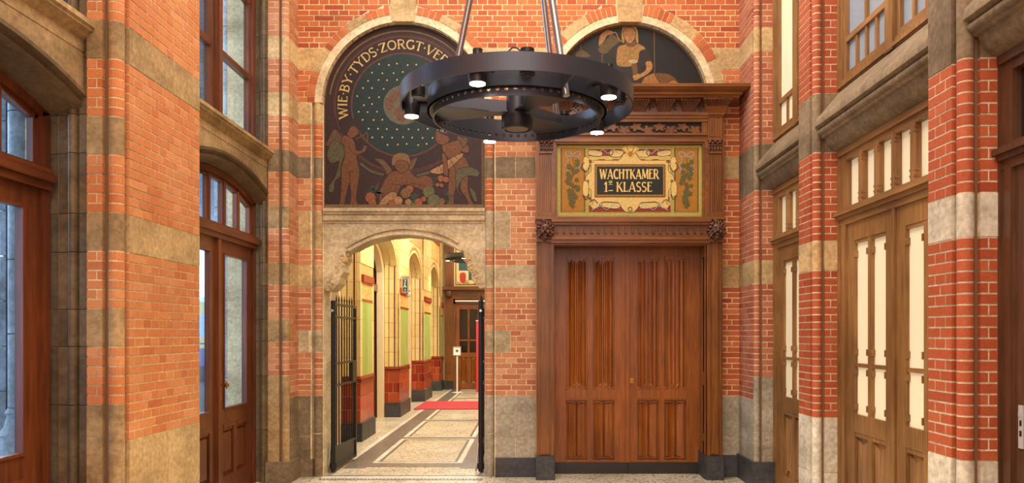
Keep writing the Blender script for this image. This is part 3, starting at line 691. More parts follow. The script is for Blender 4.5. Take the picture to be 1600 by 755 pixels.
    for a, b in ((ye0, yc), (yc+.004, ye1)):
        k = len(pr); MB().add([TS(a, z, dd) for dd, z in pr]+[TS(b, z, dd) for dd, z in pr], [tuple(range(k)), tuple(range(k, 2*k))]+[(i, (i+1) % k, k+(i+1) % k, k+i) for i in range(k)]).build('sill_stone', SLt, sw)
    yy = ye0+.03
    while yy < ye1-.05:
        MB().bm(TS, yy, yy+.1, 3.62, 3.70, -.1, -.05).build('sill_notch', SLt, sw); yy += .135
    # window on the sill
    wn = struct('window_%d' % n, (X, yc, 3.7)); zb, zt = 3.68, ztop
    MB().frame(T, y0, y1, zb, zt, .09, -.09, 0).build('window_frame', W, wn); MB().frame(T, y0+.09, y1-.09, zb+.09, zt-.09, .035, -.09, -.035).build('window_frame', W, wn)
    mb = MB(); mb.bm(T, yc-.12, yc+.12, zb, zt, -.09, -.02); mb.bm(T, yc-.04, yc+.04, zb, zt, -.09, .025); mb.bm(T, yc-.075, yc+.075, zb, zt, -.09, .0); mb.build('mullion', W, wn)
    for a, b in ((y0+.12, yc-.11), (yc+.11, y1-.12)):
        for za, zc_ in ((zb+.1, 4.38), (4.42, 5.2), (5.24, zt-.1)):
            p = MB().bm(T, a, b, za, zc_, -.06, -.055).build('pane', G, wn)
        for z in (4.40, 5.22): MB().bm(T, a, b, z-.03, z+.03, -.085, -.025).build('glazing_bar', WY, wn)
left_bay(1, -3.0, 6.39, 8.415, -2.88)
left_bay(2, -3.10, 2.93, 4.965, -2.885)

# ------------------------------------------------------------------ right doors, windows, cornices
def linen(mb, T, u0, u1, z0, z1, d0, depth, kind):
    n = 26 if kind != 2 else 18; w = u1-u0
    def wave(t):
        if kind == 2:   # parchment panel with a ridge down the middle
            c = abs(t-.5)*2; return depth*(.25+.75*(c**1.5)*(1 if c < .9 else .55)) if c > .22 else depth*(.95 if c < .07 else .35 if c < .12 else .8)
        return depth*(.35+.65*abs(cos(pi*t*4.5)))*(.6+.4*sin(pi*t))
    def zt(t):
        c = abs(t-.5)*2
        if kind == 2: return z1-.02*(1-abs(sin(pi*1.5*t)))-.004
        return z1-(.055*max(0, 1-c*1.8)+.02*max(0, 1-abs(c-.6)*4))
    def zb(t):
        c = abs(t-.5)*2
        if kind == 2: return z0+.02*(1-abs(sin(pi*1.5*t)))+.03*max(0, 1-c*5)
        return z0+.07*max(0, 1-c*1.3)**1.3
    for i in range(n):
        a, b = i/n, (i+1)/n; x0, x1 = u0+w*a, u0+w*b; da, db = d0+wave(a+1e-4), d0+wave(b-1e-4)
        mb.hex([T(x0, zb(a), d0), T(x1, zb(b), d0), T(x1, zt(b), d0), T(x0, zt(a), d0), T(x0, zb(a), da), T(x1, zb(b), db), T(x1, zt(b), db), T(x0, zt(a), da)])
def right_door(n, y0, y1, pane, W, WY, f0, f1, leaves, cols, handle=False):
    T = TR(2.66); yc = (y0+f0+y1-f1)/2; d = struct('door_%d' % n, (2.66, yc, 0))
    mb = MB()
    mb.bm(T, y0, y0+f0, 0, 3.15, 0, .06); mb.bm(T, y1-f1, y1, 0, 3.15, 0, .06)
    if f1 > .1: mb.bm(T, y1-f1, y1-f1+.05, 0, 2.53, .06, .07)
    for a, q in ((y0, 1), (y1, -1)): mb.bm(T, min(a, a+q*.03), max(a, a+q*.03), 0, 3.15, .06, .075)
    mb.build('frame', W, d)
    mb = MB()
    mb.bm(T, y0+.002, y1-.002, 3.06, 3.16, 0, .057); mb.bm(T, y0+.002, y1-.002, 3.11, 3.159, .05, .08); mb.build('head_rail', WY, d)
    mb = MB()
    for za, zb, dd in ((2.53, 2.58, .064), (2.58, 2.61, .085), (2.61, 2.645, .11), (2.645, 2.67, .07)): mb.bm(T, y0+.001, y1-.001, za, zb, 0, dd)
    mb.build('transom', WY, d)
    ya, yb = y0+f0, y1-f1; np = max(2, round((yb-ya)/.285))
    for i in range(np):
        p0, p1 = ya+(yb-ya)*i/np, ya+(yb-ya)*(i+1)/np
        MB().bm(T, p0, p1, 2.66, 3.07, .004, .01).build('fanlight_pane', pane, d)
        if i:
            c = .012; prof = [(p0-.03, 0), (p0-.03, .05), (p0-.03+c, .065), (p0+.03-c, .065), (p0+.03, .05), (p0+.03, 0)]; k = len(prof)
            mb = MB().add([T(u, 2.66, dd) for u, dd in prof]+[T(u, 3.08, dd) for u, dd in prof], [tuple(range(k)), tuple(range(k, 2*k))]+[(j, (j+1) % k, k+(j+1) % k, k+j) for j in range(k)])
            for z in (2.70, 2.74, 3.0, 3.03): mb.bm(T, p0-.036, p0+.036, z, z+.014, .03, .062)
            mb.build('glazing_bar', W, d)
    if leaves == 2: MB().bm(T, yc-.02, yc+.02, 0, 2.53, .0, .06).build('meeting_stile', W, d)
    for q0, q1 in (((ya, yc-.02), (yc+.02, yb)) if leaves == 2 else ((ya, yb),)):
        st = .13; ms = .066; lf = MB(); pw = (q1-q0-2*st-(cols-1)*ms)/cols; cl_ = [(q0+st+i*(pw+ms), q0+st+i*(pw+ms)+pw) for i in range(cols)]
        lf.bm(T, q0, q0+st, 0, 2.53, 0, .042); lf.bm(T, q1-st, q1, 0, 2.53, 0, .042); [lf.bm(T, c0[1], c1[0], .1, 2.42, 0, .0395) for c0, c1 in zip(cl_, cl_[1:])]
        for za, zb in ((2.385, 2.53), (.84, .985), (0, .16)): lf.bm(T, q0+st, q1-st, za, zb, 0, .042)
        L = lf.build('door_leaf', W, d)
        for a, b in cl_:
            MB().bm(T, a, b, .98, 2.39, .01, .016).build('pane', pane, L)
            mb = MB(); mb.bm(T, a, b, 1.365, 1.395, .01, .03); mb.bm(T, a, b, 2.36, 2.385, .01, .035)
            for e, s_ in ((a, 1), (b, -1)):
                for z in (1.02, 1.3, 1.46, 2.25): mb.bm(T, min(e, e+s_*.014), max(e, e+s_*.014), z, z+.05, .016, .048)
            mb.build('glazing_bead', WY, L)
            mb = MB(); mb.bm(T, a, b, .16, .84, 0, .012); mb.bm(T, a, b, .805, .84, .012, .036); linen(mb, T, a+.012, b-.012, .19, .79, .012, .022, 1); mb.build('linenfold_panel', W, L)
    if handle:
        u = 4.085; mb = MB(); T2 = T
        mb.bm(T, u-.02, u+.02, 1.02, 1.25, .04, .05); mb.bm(T, u-.016, u+.016, 1.19, 1.215, .05, .054)
        o = mb.build('lock_plate', M['chrome'], d); o['label'] = 'bright steel lock plate'
        mb = MB(); mb.bm(T, u-.008, u+.008, 1.085, 1.115, .05, .052); mb.bm(T, u-.008, u+.008, 1.14, 1.17, .05, .052); mb.build('keyhole', M['steel_dark'], d)
right_door(4, 6.83, 8.19, M['cream_pane'], M['wood_right'], M['wood_righty'], .07, .13, 1, 3)
right_door(5, 4.615, 6.475, M['cream_pane'], M['wood_right'], M['wood_righty'], .06, .15, 2, 2)
right_door(6, 2.39, 4.26, M['dark_pane'], M['wood_near'], M['wood_near'], .085, .12, 2, 2, True)
def cornice(n, y0, y1):
    t = struct('trim_%d' % n, (2.5, (y0+y1)/2, 3.15))
    pr = [(2.75, 3.70), (2.62, 3.685), (2.405, 3.43), (2.395, 3.40), (2.395, 3.365), (2.425, 3.35)]
    pr += [(2.445-.03*cos(a), 3.322+.03*sin(a)) for a in [pi*.4-pi*.9*i/6 for i in range(7)]]
    pr += [(2.455, 3.275), (2.48, 3.27), (2.485, 3.25)]+[(2.60-.11*cos(a), 3.25-.09*sin(a)) for a in [pi/2*i/6 for i in range(1, 7)]]+[(2.60, 3.145), (2.75, 3.145)]
    k = len(pr); m = 2 if y1-y0 > 1.5 else 1
    for i in range(m):
        a, b = y0+(y1-y0)*i/m, y0+(y1-y0)*(i+1)/m-.004
        MB().add([(x, a, z) for x, z in pr]+[(x, b, z) for x, z in pr], [tuple(range(k)), tuple(range(k, 2*k))]+[(j, (j+1) % k, k+(j+1) % k, k+j) for j in range(k)]).build('cornice_stone', M['stone_grey'], t, 35)
cornice(4, 6.82, 8.175); cornice(5, 4.605, 6.465); cornice(6, 2.36, 4.25)
def right_window(n, y0, y1, pane, W, WY, zt=6.05):
    T = TR(2.66); zb = 3.67; d = struct('window_%d' % n, (2.66, (y0+y1)/2, zb))
    mb = MB(); mb.frame(T, y0, y1, zb, zt, .075, 0, .06); mb.frame(T, y0+.01, y1-.01, zb+.01, zt, .03, .06, .078); mb.build('window_frame', W, d)
    ya, yb = y0+.075, y1-.075; nc = 2; ym = (ya+yb)/2
    MB().bm(T, ym-.06, ym+.06, zb, zt, 0, .075).build('mullion', W, d)
    for q0, q1 in ((ya, ym-.06), (ym+.06, yb)):
        mb = MB(); mb.frame(T, q0, q1, zb+.07, zt-.07, .05, 0, .045); sash = mb.build('sash', W, d)
        a0, a1 = q0+.05, q1-.05; n4 = max(2, round((a1-a0)/.2)//2*2)
        for i in range(n4):
            u0, u1 = a0+(a1-a0)*i/n4, a0+(a1-a0)*(i+1)/n4
            MB().bm(T, u0, u1, zb+.12, 4.06, .01, .016).build('pane', pane, sash)
            if i: MB().bm(T, u0-.017, u0+.017, zb+.12, 4.06, .01, .036).build('glazing_bar', W, sash)
        for i in range(n4//2):
            u0, u1 = a0+(a1-a0)*i*2/n4, a0+(a1-a0)*(i+1)*2/n4
            MB().bm(T, u0, u1, 4.06, zt-.1, .01, .016).build('pane', pane, sash)
            if i: MB().bm(T, u0-.02, u0+.02, 4.06, zt-.1, .01, .038).build('glazing_bar', W, sash)
        MB().bm(T, a0, a1, 4.04, 4.085, .01, .045).build('glazing_bar', WY, sash)
right_window(4, 6.82, 8.19, M['cream_pane'], M['wood_right'], M['wood_righty'])
right_window(5, 4.605, 6.475, M['blue_pane'], M['wood_right'], M['wood_righty'])
right_window(6, 2.39, 4.26, M['blue_pane'], M['wood_near'], M['wood_near'])
# solid wall behind the right doors so the room is closed
w = struct('wall_right', (2.9, 5, 0)); MB().box(2.67, 2.8, 2.3, 8.3, 0, 6.1).build('wall_body', M['plaster'], w)
# ================================================================== corridor beyond the passage
CX, CD, CJ = -2.56, -2.97, -2.84
M['tile_y'] = brick_mat('cream_tile', [(228, 202, 138), (234, 212, 152), (224, 196, 130)], (210, 180, 118), (.7, .95), .25)
M['tile_r'] = brick_mat('red_tile', [(164, 70, 38), (178, 84, 48), (150, 60, 36), (140, 48, 36)], (120, 44, 30), (.6, .9), .22)
M['tile_g'] = brick_mat('green_tile', [(160, 188, 100), (172, 198, 116), (150, 180, 90)], (136, 172, 110), (.45, .7), .22)
M['tile_d'] = plain('dark_tile', (92, 34, 24), .3)
M['grout_y'] = plain('grout_yellow', (186, 140, 76), .8); M['grout_r'] = plain('grout_red', (200, 150, 104), .8)
m, nt, b = mat('relief_tile', .35); v = noise(nt, 22, 2); nt.links.new(ramp(nt, v, [(.42, (196, 106, 48)), (.5, (226, 178, 110))]), b.inputs['Base Color']); bump(nt, b, v, .6, .01); M['relief'] = m
wc = struct('wall_corridor_left', (CX, 15, 0)); P = Pieces(wc, 'wall_tile'); Q = Pieces(wc, 'plinth_stone')
core = MB(); red = MB(); stripe = MB()
ROWS = [.0]
def tilerows(z0, z1, h):
    n = max(1, round((z1-z0)/h)); return [(z0+(z1-z0)*i/n, z0+(z1-z0)*(i+1)/n) for i in range(n)]
relief = MB(); capm = MB(); dark = MB()
for y0, y1 in ((9.2, 9.4), (11.6, 12.6), (15.05, 16.3), (18.5, 19.9), (22.0, 22.7)):
    core.box(CJ, CX-.008, y0+.008, y1-.008, 0, 5); core.box(CD-.3, CJ, y0+.25, y1-.008, 0, 5)
    for a, b in tilerows(y0, y1, .6): Q.box(CX-.2, CX+.03, a, b-.006, 0, .28, M['stone_dark'])
    for a, b in tilerows(CJ, CX+.03, .3): Q.box(a, b-.006, y0-.03, y0+.1, 0, .28, M['stone_dark'])
    for i, (za, zb) in enumerate(tilerows(.285, .88, .2)):
        for a, b in tilerows(y0-.0, y1, .42): P.box(CX-.03, CX, a+(.0), b-.008, za, zb-.008, M['tile_r'])
        xs = [CJ, CX-.12, CX] if i % 2 else [CJ, CX-.2, CX]
        for a, b in zip(xs, xs[1:]): P.box(a, b-.008, y0, y0+.03, za, zb-.008, M['tile_r'])
    for za, zb, pr, mm in ((.885, .915, .012, 'tile_r'), (.92, .94, .02, 'tile_d'), (.945, .985, .008, 'tile_r')):
        P.box(CX-.03, CX+pr, y0-pr, y1, za, zb, M[mm]); P.box(CJ, CX-.031, y0-pr, y0+.03, za, zb, M[mm])
    e = .14; red.box(CJ+.001, CX-.004, y0+.004, y1-.006, .28, .885)
    for xx in (CJ+.055, CX-.1): stripe.box(xx, xx+.022, y0-.02, y0+.02, .99, 5)
    for za, zb in tilerows(.99, 2.14, 1.15):
        for a, b in tilerows(y0+e, y1-e, .46): P.box(CX-.03, CX-.002, a, b-.006, za, zb, M['tile_g'])
    if y1-y0 > .5:
        relief.box(CX-.03, CX, y0+e, y1-e, 2.17, 2.40); capm.box(CX-.03, CX+.008, y0+e-.02, y1-e+.02, 2.14, 2.17); capm.box(CX-.03, CX+.008, y0+e-.02, y1-e+.02, 2.40, 2.43)
        capm.box(CX-.03, CX+.03, y0+e-.03, y1-e+.03, 2.43, 2.54)
    for za, zb in tilerows(.99, 5, .29):
        if za < 2.3:
            P.box(CX-.03, CX, y0, y0+e-.004, za, zb-.006, M['tile_y']); P.box(CX-.03, CX, y1-e+.004, y1, za, zb-.006, M['tile_y'])
        elif za > 2.5:
            for a, b in tilerows(y0, y1, .4): P.box(CX-.03, CX, a, b-.006, max(za, 2.55), zb-.006, M['tile_y'])
        for a, b, pr in ((CJ, CX-.2, .03), (CX-.195, CX-.06, .015), (CX-.055, CX-.0, .0)):
            P.box(a, b-.006, y0-pr, y0+.03, za, zb-.006, M['tile_y'])
core.build('wall_core', M['grout_y'], wc); red.build('grout', M['grout_r'], wc); stripe.build('dark_moulding', M['tile_d'], wc); relief.build('relief_frieze', M['relief'], wc); capm.build('tile_moulding', M['tile_r'], wc)
P.flush(); Q.flush()
for i, (y0, y1) in enumerate(((9.4, 11.6), (12.6, 15.05), (16.3, 18.5), (19.9, 22.0))):
    T = TL(CX-.06); yc = (y0+y1)/2; h = (y1-y0)/2
    ap = [(y0+.0, 2.95)]+smo([(y0, 2.98), (y0+h*.12, 3.16), (y0+h*.4, 3.36), (yc, 3.5), (y1-h*.4, 3.36), (y1-h*.12, 3.16), (y1, 2.98)], 3)+[(y1, 2.95)]
    MB().prism(T, [(y0, 5)]+ap+[(y1, 5)], -.3, 0).build('arch_spandrel', M['tile_y'], wc)
    for o_, wd, mm in ((.0, .07, 'tile_y'), (.055, .03, 'tile_r'), (.1, .05, 'relief')):
        q = [(y, z+o_) for y, z in ap[1:-1]]
        MB().ribbon(T, q, wd, -.1 if o_ == 0 else 0, .02).build('archivolt', M[mm], wc)
    MB().bm(T, y0+.02, y1-.02, 3.66, 4.15, 0, .01).build('relief_panel', M['relief'], wc); MB().bm(T, y0, y1, 4.15, 4.24, 0, .05).build('tile_moulding', M['tile_r'], wc)
    MB().prism(TL(CD+.12), [(y0, 0)]+[(y, z-.1) for y, z in ap[1:-1]]+[(y1, 0)]+[(y1-.12, 0)]+[(yc+(y-yc)*.85, z-.16) for y, z in ap[1:-1]][::-1]+[(y0+.12, 0)], -.12, 0).build('arch_reveal', M['plaster'], wc)
    d = struct('door_%d' % (7+i), (CD-.05, yc, 0)); T2 = TL(CD-.05)
    mb = MB(); mb.bm(T2, y0, y0+.12, 0, 3.3, -.1, .02); mb.bm(T2, y1-.12, y1, 0, 3.3, -.1, .02); mb.bm(T2, y0, y1, 2.45, 2.58, -.1, .07); mb.bm(T2, yc-.05, yc+.05, 0, 2.5, -.1, .02); mb.bm(T2, y0, y1, 0, .8, -.1, 0); mb.build('frame', M['wood_left'], d)
    MB().bm(T2, y0+.12, y1-.12, .8, 2.45, -.06, -.05).build('pane', M['dark_pane'], d)
    mb = MB()
    for k in range(1, 4): q = y0+.12+(y1-y0-.24)*k/4; mb.bm(T2, q-.02, q+.02, 2.58, 3.4, -.1, 0)
    mb.build('glazing_bar', M['wood_left'], d)
    MB().prism(T2, [(y0+.1, 2.58), (y1-.1, 2.58), (y1-.1, 3.0), (yc, 3.42), (y0+.1, 3.0)], -.06, -.05).build('fanlight_pane', M['dark_pane'], d)
w = struct('wall_corridor_right', (-.2, 16, 0)); MB().box(-.27, .0, 9.3, 22.7, 0, 5).build('wall_body', M['tile_y'], w)
w = struct('wall_corridor_end', (-1.4, 22.8, 0)); MB().box(-3.3, 0, 22.75, 23, 0, 5).build('wall_body', M['tile_y'], w)
w = struct('ceiling_corridor', (-1.4, 16, 5)); MB().box(-3.3, 0, 9.2, 23, 5, 5.1).build('ceiling_slab', M['plaster'], w)
w = struct('floor_corridor', (-1.4, 16, 0)); MB().box(-3.3, 0, 9.3, 23, -.2, 0).build('floor_slab', M['terrazzo'], w)
def strip_f(x0, x1, y0, y1, m, name='border_strip', z=.003): MB().box(x0, x1, y0, y1, -.05, z).build(name, M[m], w)
strip_f(-2.27, -2.0, 9.3, 22.7, 'terrazzo_dark'); strip_f(-.85, -.55, 9.3, 22.7, 'terrazzo_dark')
strip_f(-2.34, -2.27, 9.3, 22.7, 'terrazzo_white', z=.004); strip_f(-.55, -.48, 9.3, 22.7, 'terrazzo_white', z=.004)
ys = [9.58, 12.0, 14.45, 16.9, 19.4, 21.9]
for a, b in zip(ys, ys[1:]):
    a += .1; b -= .1
    MB().box(-2.0, -.85, a-.28, a, -.05, .0028).build('cross_strip', M['terrazzo_dark'], w)
    MB().ring(lambda u, z, d: (u, z, d), [(-1.99, a), (-.86, a), (-.86, b), (-1.99, b)], [(-1.93, a+.06), (-.92, a+.06), (-.92, b-.06), (-1.93, b-.06)], -.05, .004).build('inlay_line', M['terrazzo_white'], w)
    MB().ring(lambda u, z, d: (u, z, d), [(-1.93, a+.06), (-.92, a+.06), (-.92, b-.06), (-1.93, b-.06)], [(-1.89, a+.1), (-.96, a+.1), (-.96, b-.1), (-1.89, b-.1)], -.05, .0035).build('inlay_line', M['terrazzo_dark'], w)
# red carpet laid across the corridor
m, nt, b = mat('red_carpet', .95); n_ = noise(nt, 120, 3); nt.links.new(ramp(nt, n_, [(.3, (150, 34, 42)), (.7, (180, 56, 62))]), b.inputs['Base Color']); M['carpet'] = m
MB().box(-2.5, -.34, 16.5, 18.4, .004, .018).top('carpet_runner', M['carpet'], 'red carpet runner laid across the corridor floor beyond the gates', 'carpet')
# end portal
pe = thing('door_surround', (-1.43, 22.7, 0), 'brown wooden door surround with a lion head at the far end of the tiled corridor', 'door surround')
T = TB(22.72); W = M['wood']; mb = MB()
for a, b in ((-2.5, -2.25), (-.6, -.36)):
    mb.bm(T, a, b, .25, 2.85, 0, .16); mb.bm(T, a+.05, b-.05, .5, 2.6, .16, .18); mb.bm(T, a, b, 3.0, 4.4, 0, .13)
    for k in range(4): mb.bm(T, a+.04+k*.045, a+.07+k*.045, 3.05, 4.3, .13, .15)
mb.build('pilaster', W, pe)
mb = MB(); mb.bm(T, -2.55, -.3, 2.92, 3.02, 0, .26); mb.bm(T, -2.5, -.36, 2.66, 2.92, 0, .14); mb.bm(T, -2.5, -.36, 4.4, 4.6, 0, .3)
for k in range(24): mb.bm(T, -2.2+k*.066, -2.165+k*.066, 2.74, 2.86, .14, .16)
mb.build('entablature', W, pe)
mb = MB()
for u in (-2.375, -.48):
    for q in ((0, 0, .12, .13), (0, -.05, .07, .06), (-.05, .06, .05, .05), (.05, .06, .05, .05)): mb.blob(T, u+q[0], 2.8+q[1], .2, q[2], q[3], .08)
mb.build('lion_head', M['wood_dark'], pe, 50)
mb = MB(); mb.bm(T, -2.5, -2.25, 0, .25, 0, .2); mb.bm(T, -.6, -.36, 0, .25, 0, .2); mb.build('plinth', M['stone_dark'], pe)
M['creamp'] = plain('cream_paint', (214, 192, 136), .5); M['tealp'] = plain('teal_paint', (30, 74, 80), .45); M['goldp'] = plain('gold_paint', (226, 182, 92), .4); M['redp'] = plain('red_paint', (170, 44, 34), .5); M['brownp'] = plain('brown_paint', (110, 84, 44), .5)
sg = thing('painted_sign', (-1.43, 22.68, 3.05), 'cream painted sign with a teal lettered board above the far corridor doors', 'sign')
Ts = TB(22.66)
MB().bm(Ts, -2.24, -.62, 3.04, 4.2, -.05, 0).build('sign_board', M['creamp'], sg)
MB().prism(Ts, [(-2.1, 3.86), (-.76, 3.86), (-.76, 3.5), (-1.05, 3.5), (-1.05, 3.22), (-1.81, 3.22), (-1.81, 3.5), (-2.1, 3.5)], 0, .006).build('lettered_board', M['tealp'], sg)
MB().frame(Ts, -2.2, -.66, 3.07, 4.16, .03, 0, .006).build('painted_border', M['brownp'], sg)
mb = MB(); mb.poly(Ts, sm([(-2.06, 3.42), (-1.9, 3.42), (-1.9, 3.2), (-1.98, 3.12), (-2.06, 3.2)], 3), .003); mb.poly(Ts, sm([(-1.66, 3.1), (-1.5, 3.18), (-1.3, 3.16), (-1.2, 3.1)], 3), .003); mb.build('painted_shield', M['redp'], sg)
mb = MB(); mb.ribbon(Ts, smo([(-2.15, 3.16), (-2.0, 3.09), (-1.86, 3.16), (-1.8, 3.1), (-1.6, 3.12), (-1.45, 3.2), (-1.2, 3.1)]), .018, .004); mb.ribbon(Ts, circle(-1.86, 3.16, .05, 12), .015, .0045, closed=True); mb.build('painted_ribbon', M['brownp'], sg)
mb = MB(); u = text_line(mb, Ts, 'RES', -1.86, 3.56, .22, .008); u = text_line(mb, Ts, '1', -1.66, 3.27, .18, .008); text_line(mb, Ts, 'E', u+.0, 3.36, .08, .008); mb.build('lettering', M['goldp'], sg)
d = struct('door_11', (-1.43, 22.7, 0)); T = TB(22.68); mb = MB()
mb.bm(T, -2.25, -2.19, 0, 2.66, -.05, .05); mb.bm(T, -.67, -.6, 0, 2.66, -.05, .05); mb.bm(T, -2.25, -.6, 2.52, 2.66, -.05, .05)
mb.build('frame', M['wood'], d)
for a, b in ((-2.18, -1.44), (-1.42, -.68)):
    lf = MB(); lf.bm(T, a, a+.1, 0, 2.5, -.04, .02); lf.bm(T, b-.1, b, 0, 2.5, -.04, .02); lf.bm(T, a+.01, b-.01, 2.36, 2.49, -.039, .018); lf.bm(T, a+.01, b-.01, .95, 1.08, -.039, .018); lf.bm(T, a+.01, b-.01, 0.01, .18, -.039, .018)
    q = (a+b)/2; lf.bm(T, q-.03, q+.03, 0.02, 2.4, -.038, .016); lf.bm(T, a, b, 1.42, 1.47, -.04, .015); L = lf.build('door_leaf', M['wood_door'], d)
    MB().bm(T, a+.1, b-.1, 1.05, 2.38, -.03, -.02).build('pane', M['dark_pane'], L)
    for e, f in ((a+.1, q-.03), (q+.03, b-.1)):
        mb = MB(); linen(mb, T, e+.01, f-.01, .2, .93, -.03, .03, 1); mb.build('linenfold_panel', M['wood_door'], L)
M['whitep'] = plain('white_paint', (232, 232, 226), .4); M['silver'] = plain('brushed_silver', (190, 190, 186), .35, .8)
MB().bm(T, -2.2, -.65, 2.58, 2.62, .05, .1).top('door_closer', M['whitep'], 'white closer rail above the far corridor doors', 'door closer')
# stand, banner, exit light
st = thing('sign_stand', (-2.02, 21.3, 0), 'white notice stand on a thin pole before the far brown corridor doors', 'stand')
st['label'] = 'white square notice on a thin floor stand before the far corridor doors'
mb = MB(); mb.tube([(-2.02, 21.3, .02), (-2.02, 21.3, 1.1)], .022, 8); mb.build('pole', M['whitep'], st)
MB().lathe((-2.02, 21.3, 0), [(.16, 0), (.16, .012), (.03, .025)], 20).build('base', M['whitep'], st)
T = TB(21.28); mb = MB(); mb.frame(T, -2.13, -1.91, 1.03, 1.28, .02, 0, .02); mb.build('notice_frame', M['silver'], st); MB().bm(T, -2.12, -1.92, 1.04, 1.27, -.01, .006).build('notice', M['whitep'], st)
mb = MB(); mb.poly(T, circle(-2.02, 1.16, .04, 14), .007); mb.build('printed_emblem', M['brownp'], st)
bn = thing('banner', (-1.2, 20.6, 0), 'tall red roll banner at the right by the far corridor doors', 'banner')
MB().box(-1.44, -.95, 20.58, 20.59, .06, 1.98).build('banner_cloth', plain('banner_red', (196, 30, 44), .6), bn)
MB().box(-1.46, -.93, 20.53, 20.65, 0, .07).build('banner_base', M['silver'], bn); MB().box(-1.45, -.94, 20.57, 20.6, 1.97, 2.0).build('top_rail', M['silver'], bn)
ex = thing('exit_light', (-2.5, 15.2, 2.5), 'green exit light box with a small lamp on the second tiled pier', 'exit light')
ex['label'] = 'small green and white exit light box on a tiled corridor pier'
MB().box(-2.53, -2.41, 15.2, 15.27, 2.45, 2.74).build('light_box', M['silver'], ex)
Te = TB(15.198); mb = MB(); mb.bm(Te, -2.515, -2.425, 2.47, 2.71, 0, .002); mb.build('green_face', plain('exit_green', (34, 66, 52), .4, 0, .5, .1), ex)
mb = MB(); mb.ribbon(Te, [(-2.47, 2.66), (-2.475, 2.6), (-2.495, 2.55)], .014, .004); mb.ribbon(Te, [(-2.475, 2.6), (-2.45, 2.55)], .014, .004); mb.ribbon(Te, [(-2.47, 2.52), (-2.47, 2.485)], .014, .004); mb.poly(Te, circle(-2.467, 2.685, .012, 8), .004); mb.build('pictogram', M['whitep'], ex)
mb = MB(); mb.box(-2.55, -2.39, 15.19, 15.3, 2.74, 2.78); mb.build('housing', M['silver'], ex); mb = MB(); mb.lathe((-2.42, 15.3, 2.36), [(.02, 0), (.05, .03), (.05, .08), (.02, .1)], 12); mb.build('lamp_head', M['silver'], ex)

# ================================================================== gates
def gate(name_lab, xh, yh, xf, yf, zt):
    g = thing('iron_gate', (xh, yh, 0), name_lab, 'gate', 'iron gate leaves of the passage'); Lg = sqrt((xf-xh)**2+(yf-yh)**2); ux, uy = (xf-xh)/Lg, (yf-yh)/Lg
    T = lambda u, z, d: (xh+ux*u-uy*d, yh+uy*u+ux*d, z)
    mb = MB(); mb.tube([T(0, .02, 0), T(0, zt+.02, 0)], .028, 10); mb.tube([T(-.0, .05, 0), T(0, .12, 0)], .04, 10); mb.build('hinge_post', M['iron'], g, 40)
    mb = MB(); mb.bm(T, Lg-.04, Lg, .04, zt-.04, -.02, .02); mb.bm(T, Lg-.2, Lg, 1.02, 1.28, -.022, .022); mb.build('closing_stile', M['iron'], g)
    for k in range(7):
        u = .13+(Lg-.24)*k/6.5
        mb = MB(); mb.tube([T(u, .3, 0), T(u, zt+.02, 0), T(u, zt+.03, 0), T(u, zt+.1, 0)], [.0075, .0075, .011, .001], 6); mb.build('bar', M['iron'], g)
    for z in (.28, 1.02, 1.28, zt-.17, zt-.02):
        mb = MB(); mb.bm(T, 0, Lg, z-.012, z+.012, -.018, .018); mb.build('rail', M['iron'], g)
    MB().bm(T, .03, Lg-.03, .07, .28, -.006, .006).build('kick_panel', M['iron'], g)
    MB().bm(T, 0, Lg, .04, .075, -.018, .018).build('bottom_rail', M['iron'], g)
    mb = MB(); mb.tube([T(.0, .35, .03), T(.0, .1, .05), T(.06, .02, .06)], .012, 6); mb.build('drop_bolt', M['silver'], g); mb = MB(); mb.tube([T(0, zt-.1, 0), T(-.08, zt-.1, 0)], .016, 8); mb.build('hinge', M['silver'], g)
gate('black iron gate leaf with spiked bars, swung open at the left of the passage', -2.30, 8.98, -2.27, 9.98, 2.0)
gate('black iron gate leaf seen edge on at the right side of the passage', -.575, 8.98, -.61, 9.98, 2.0)

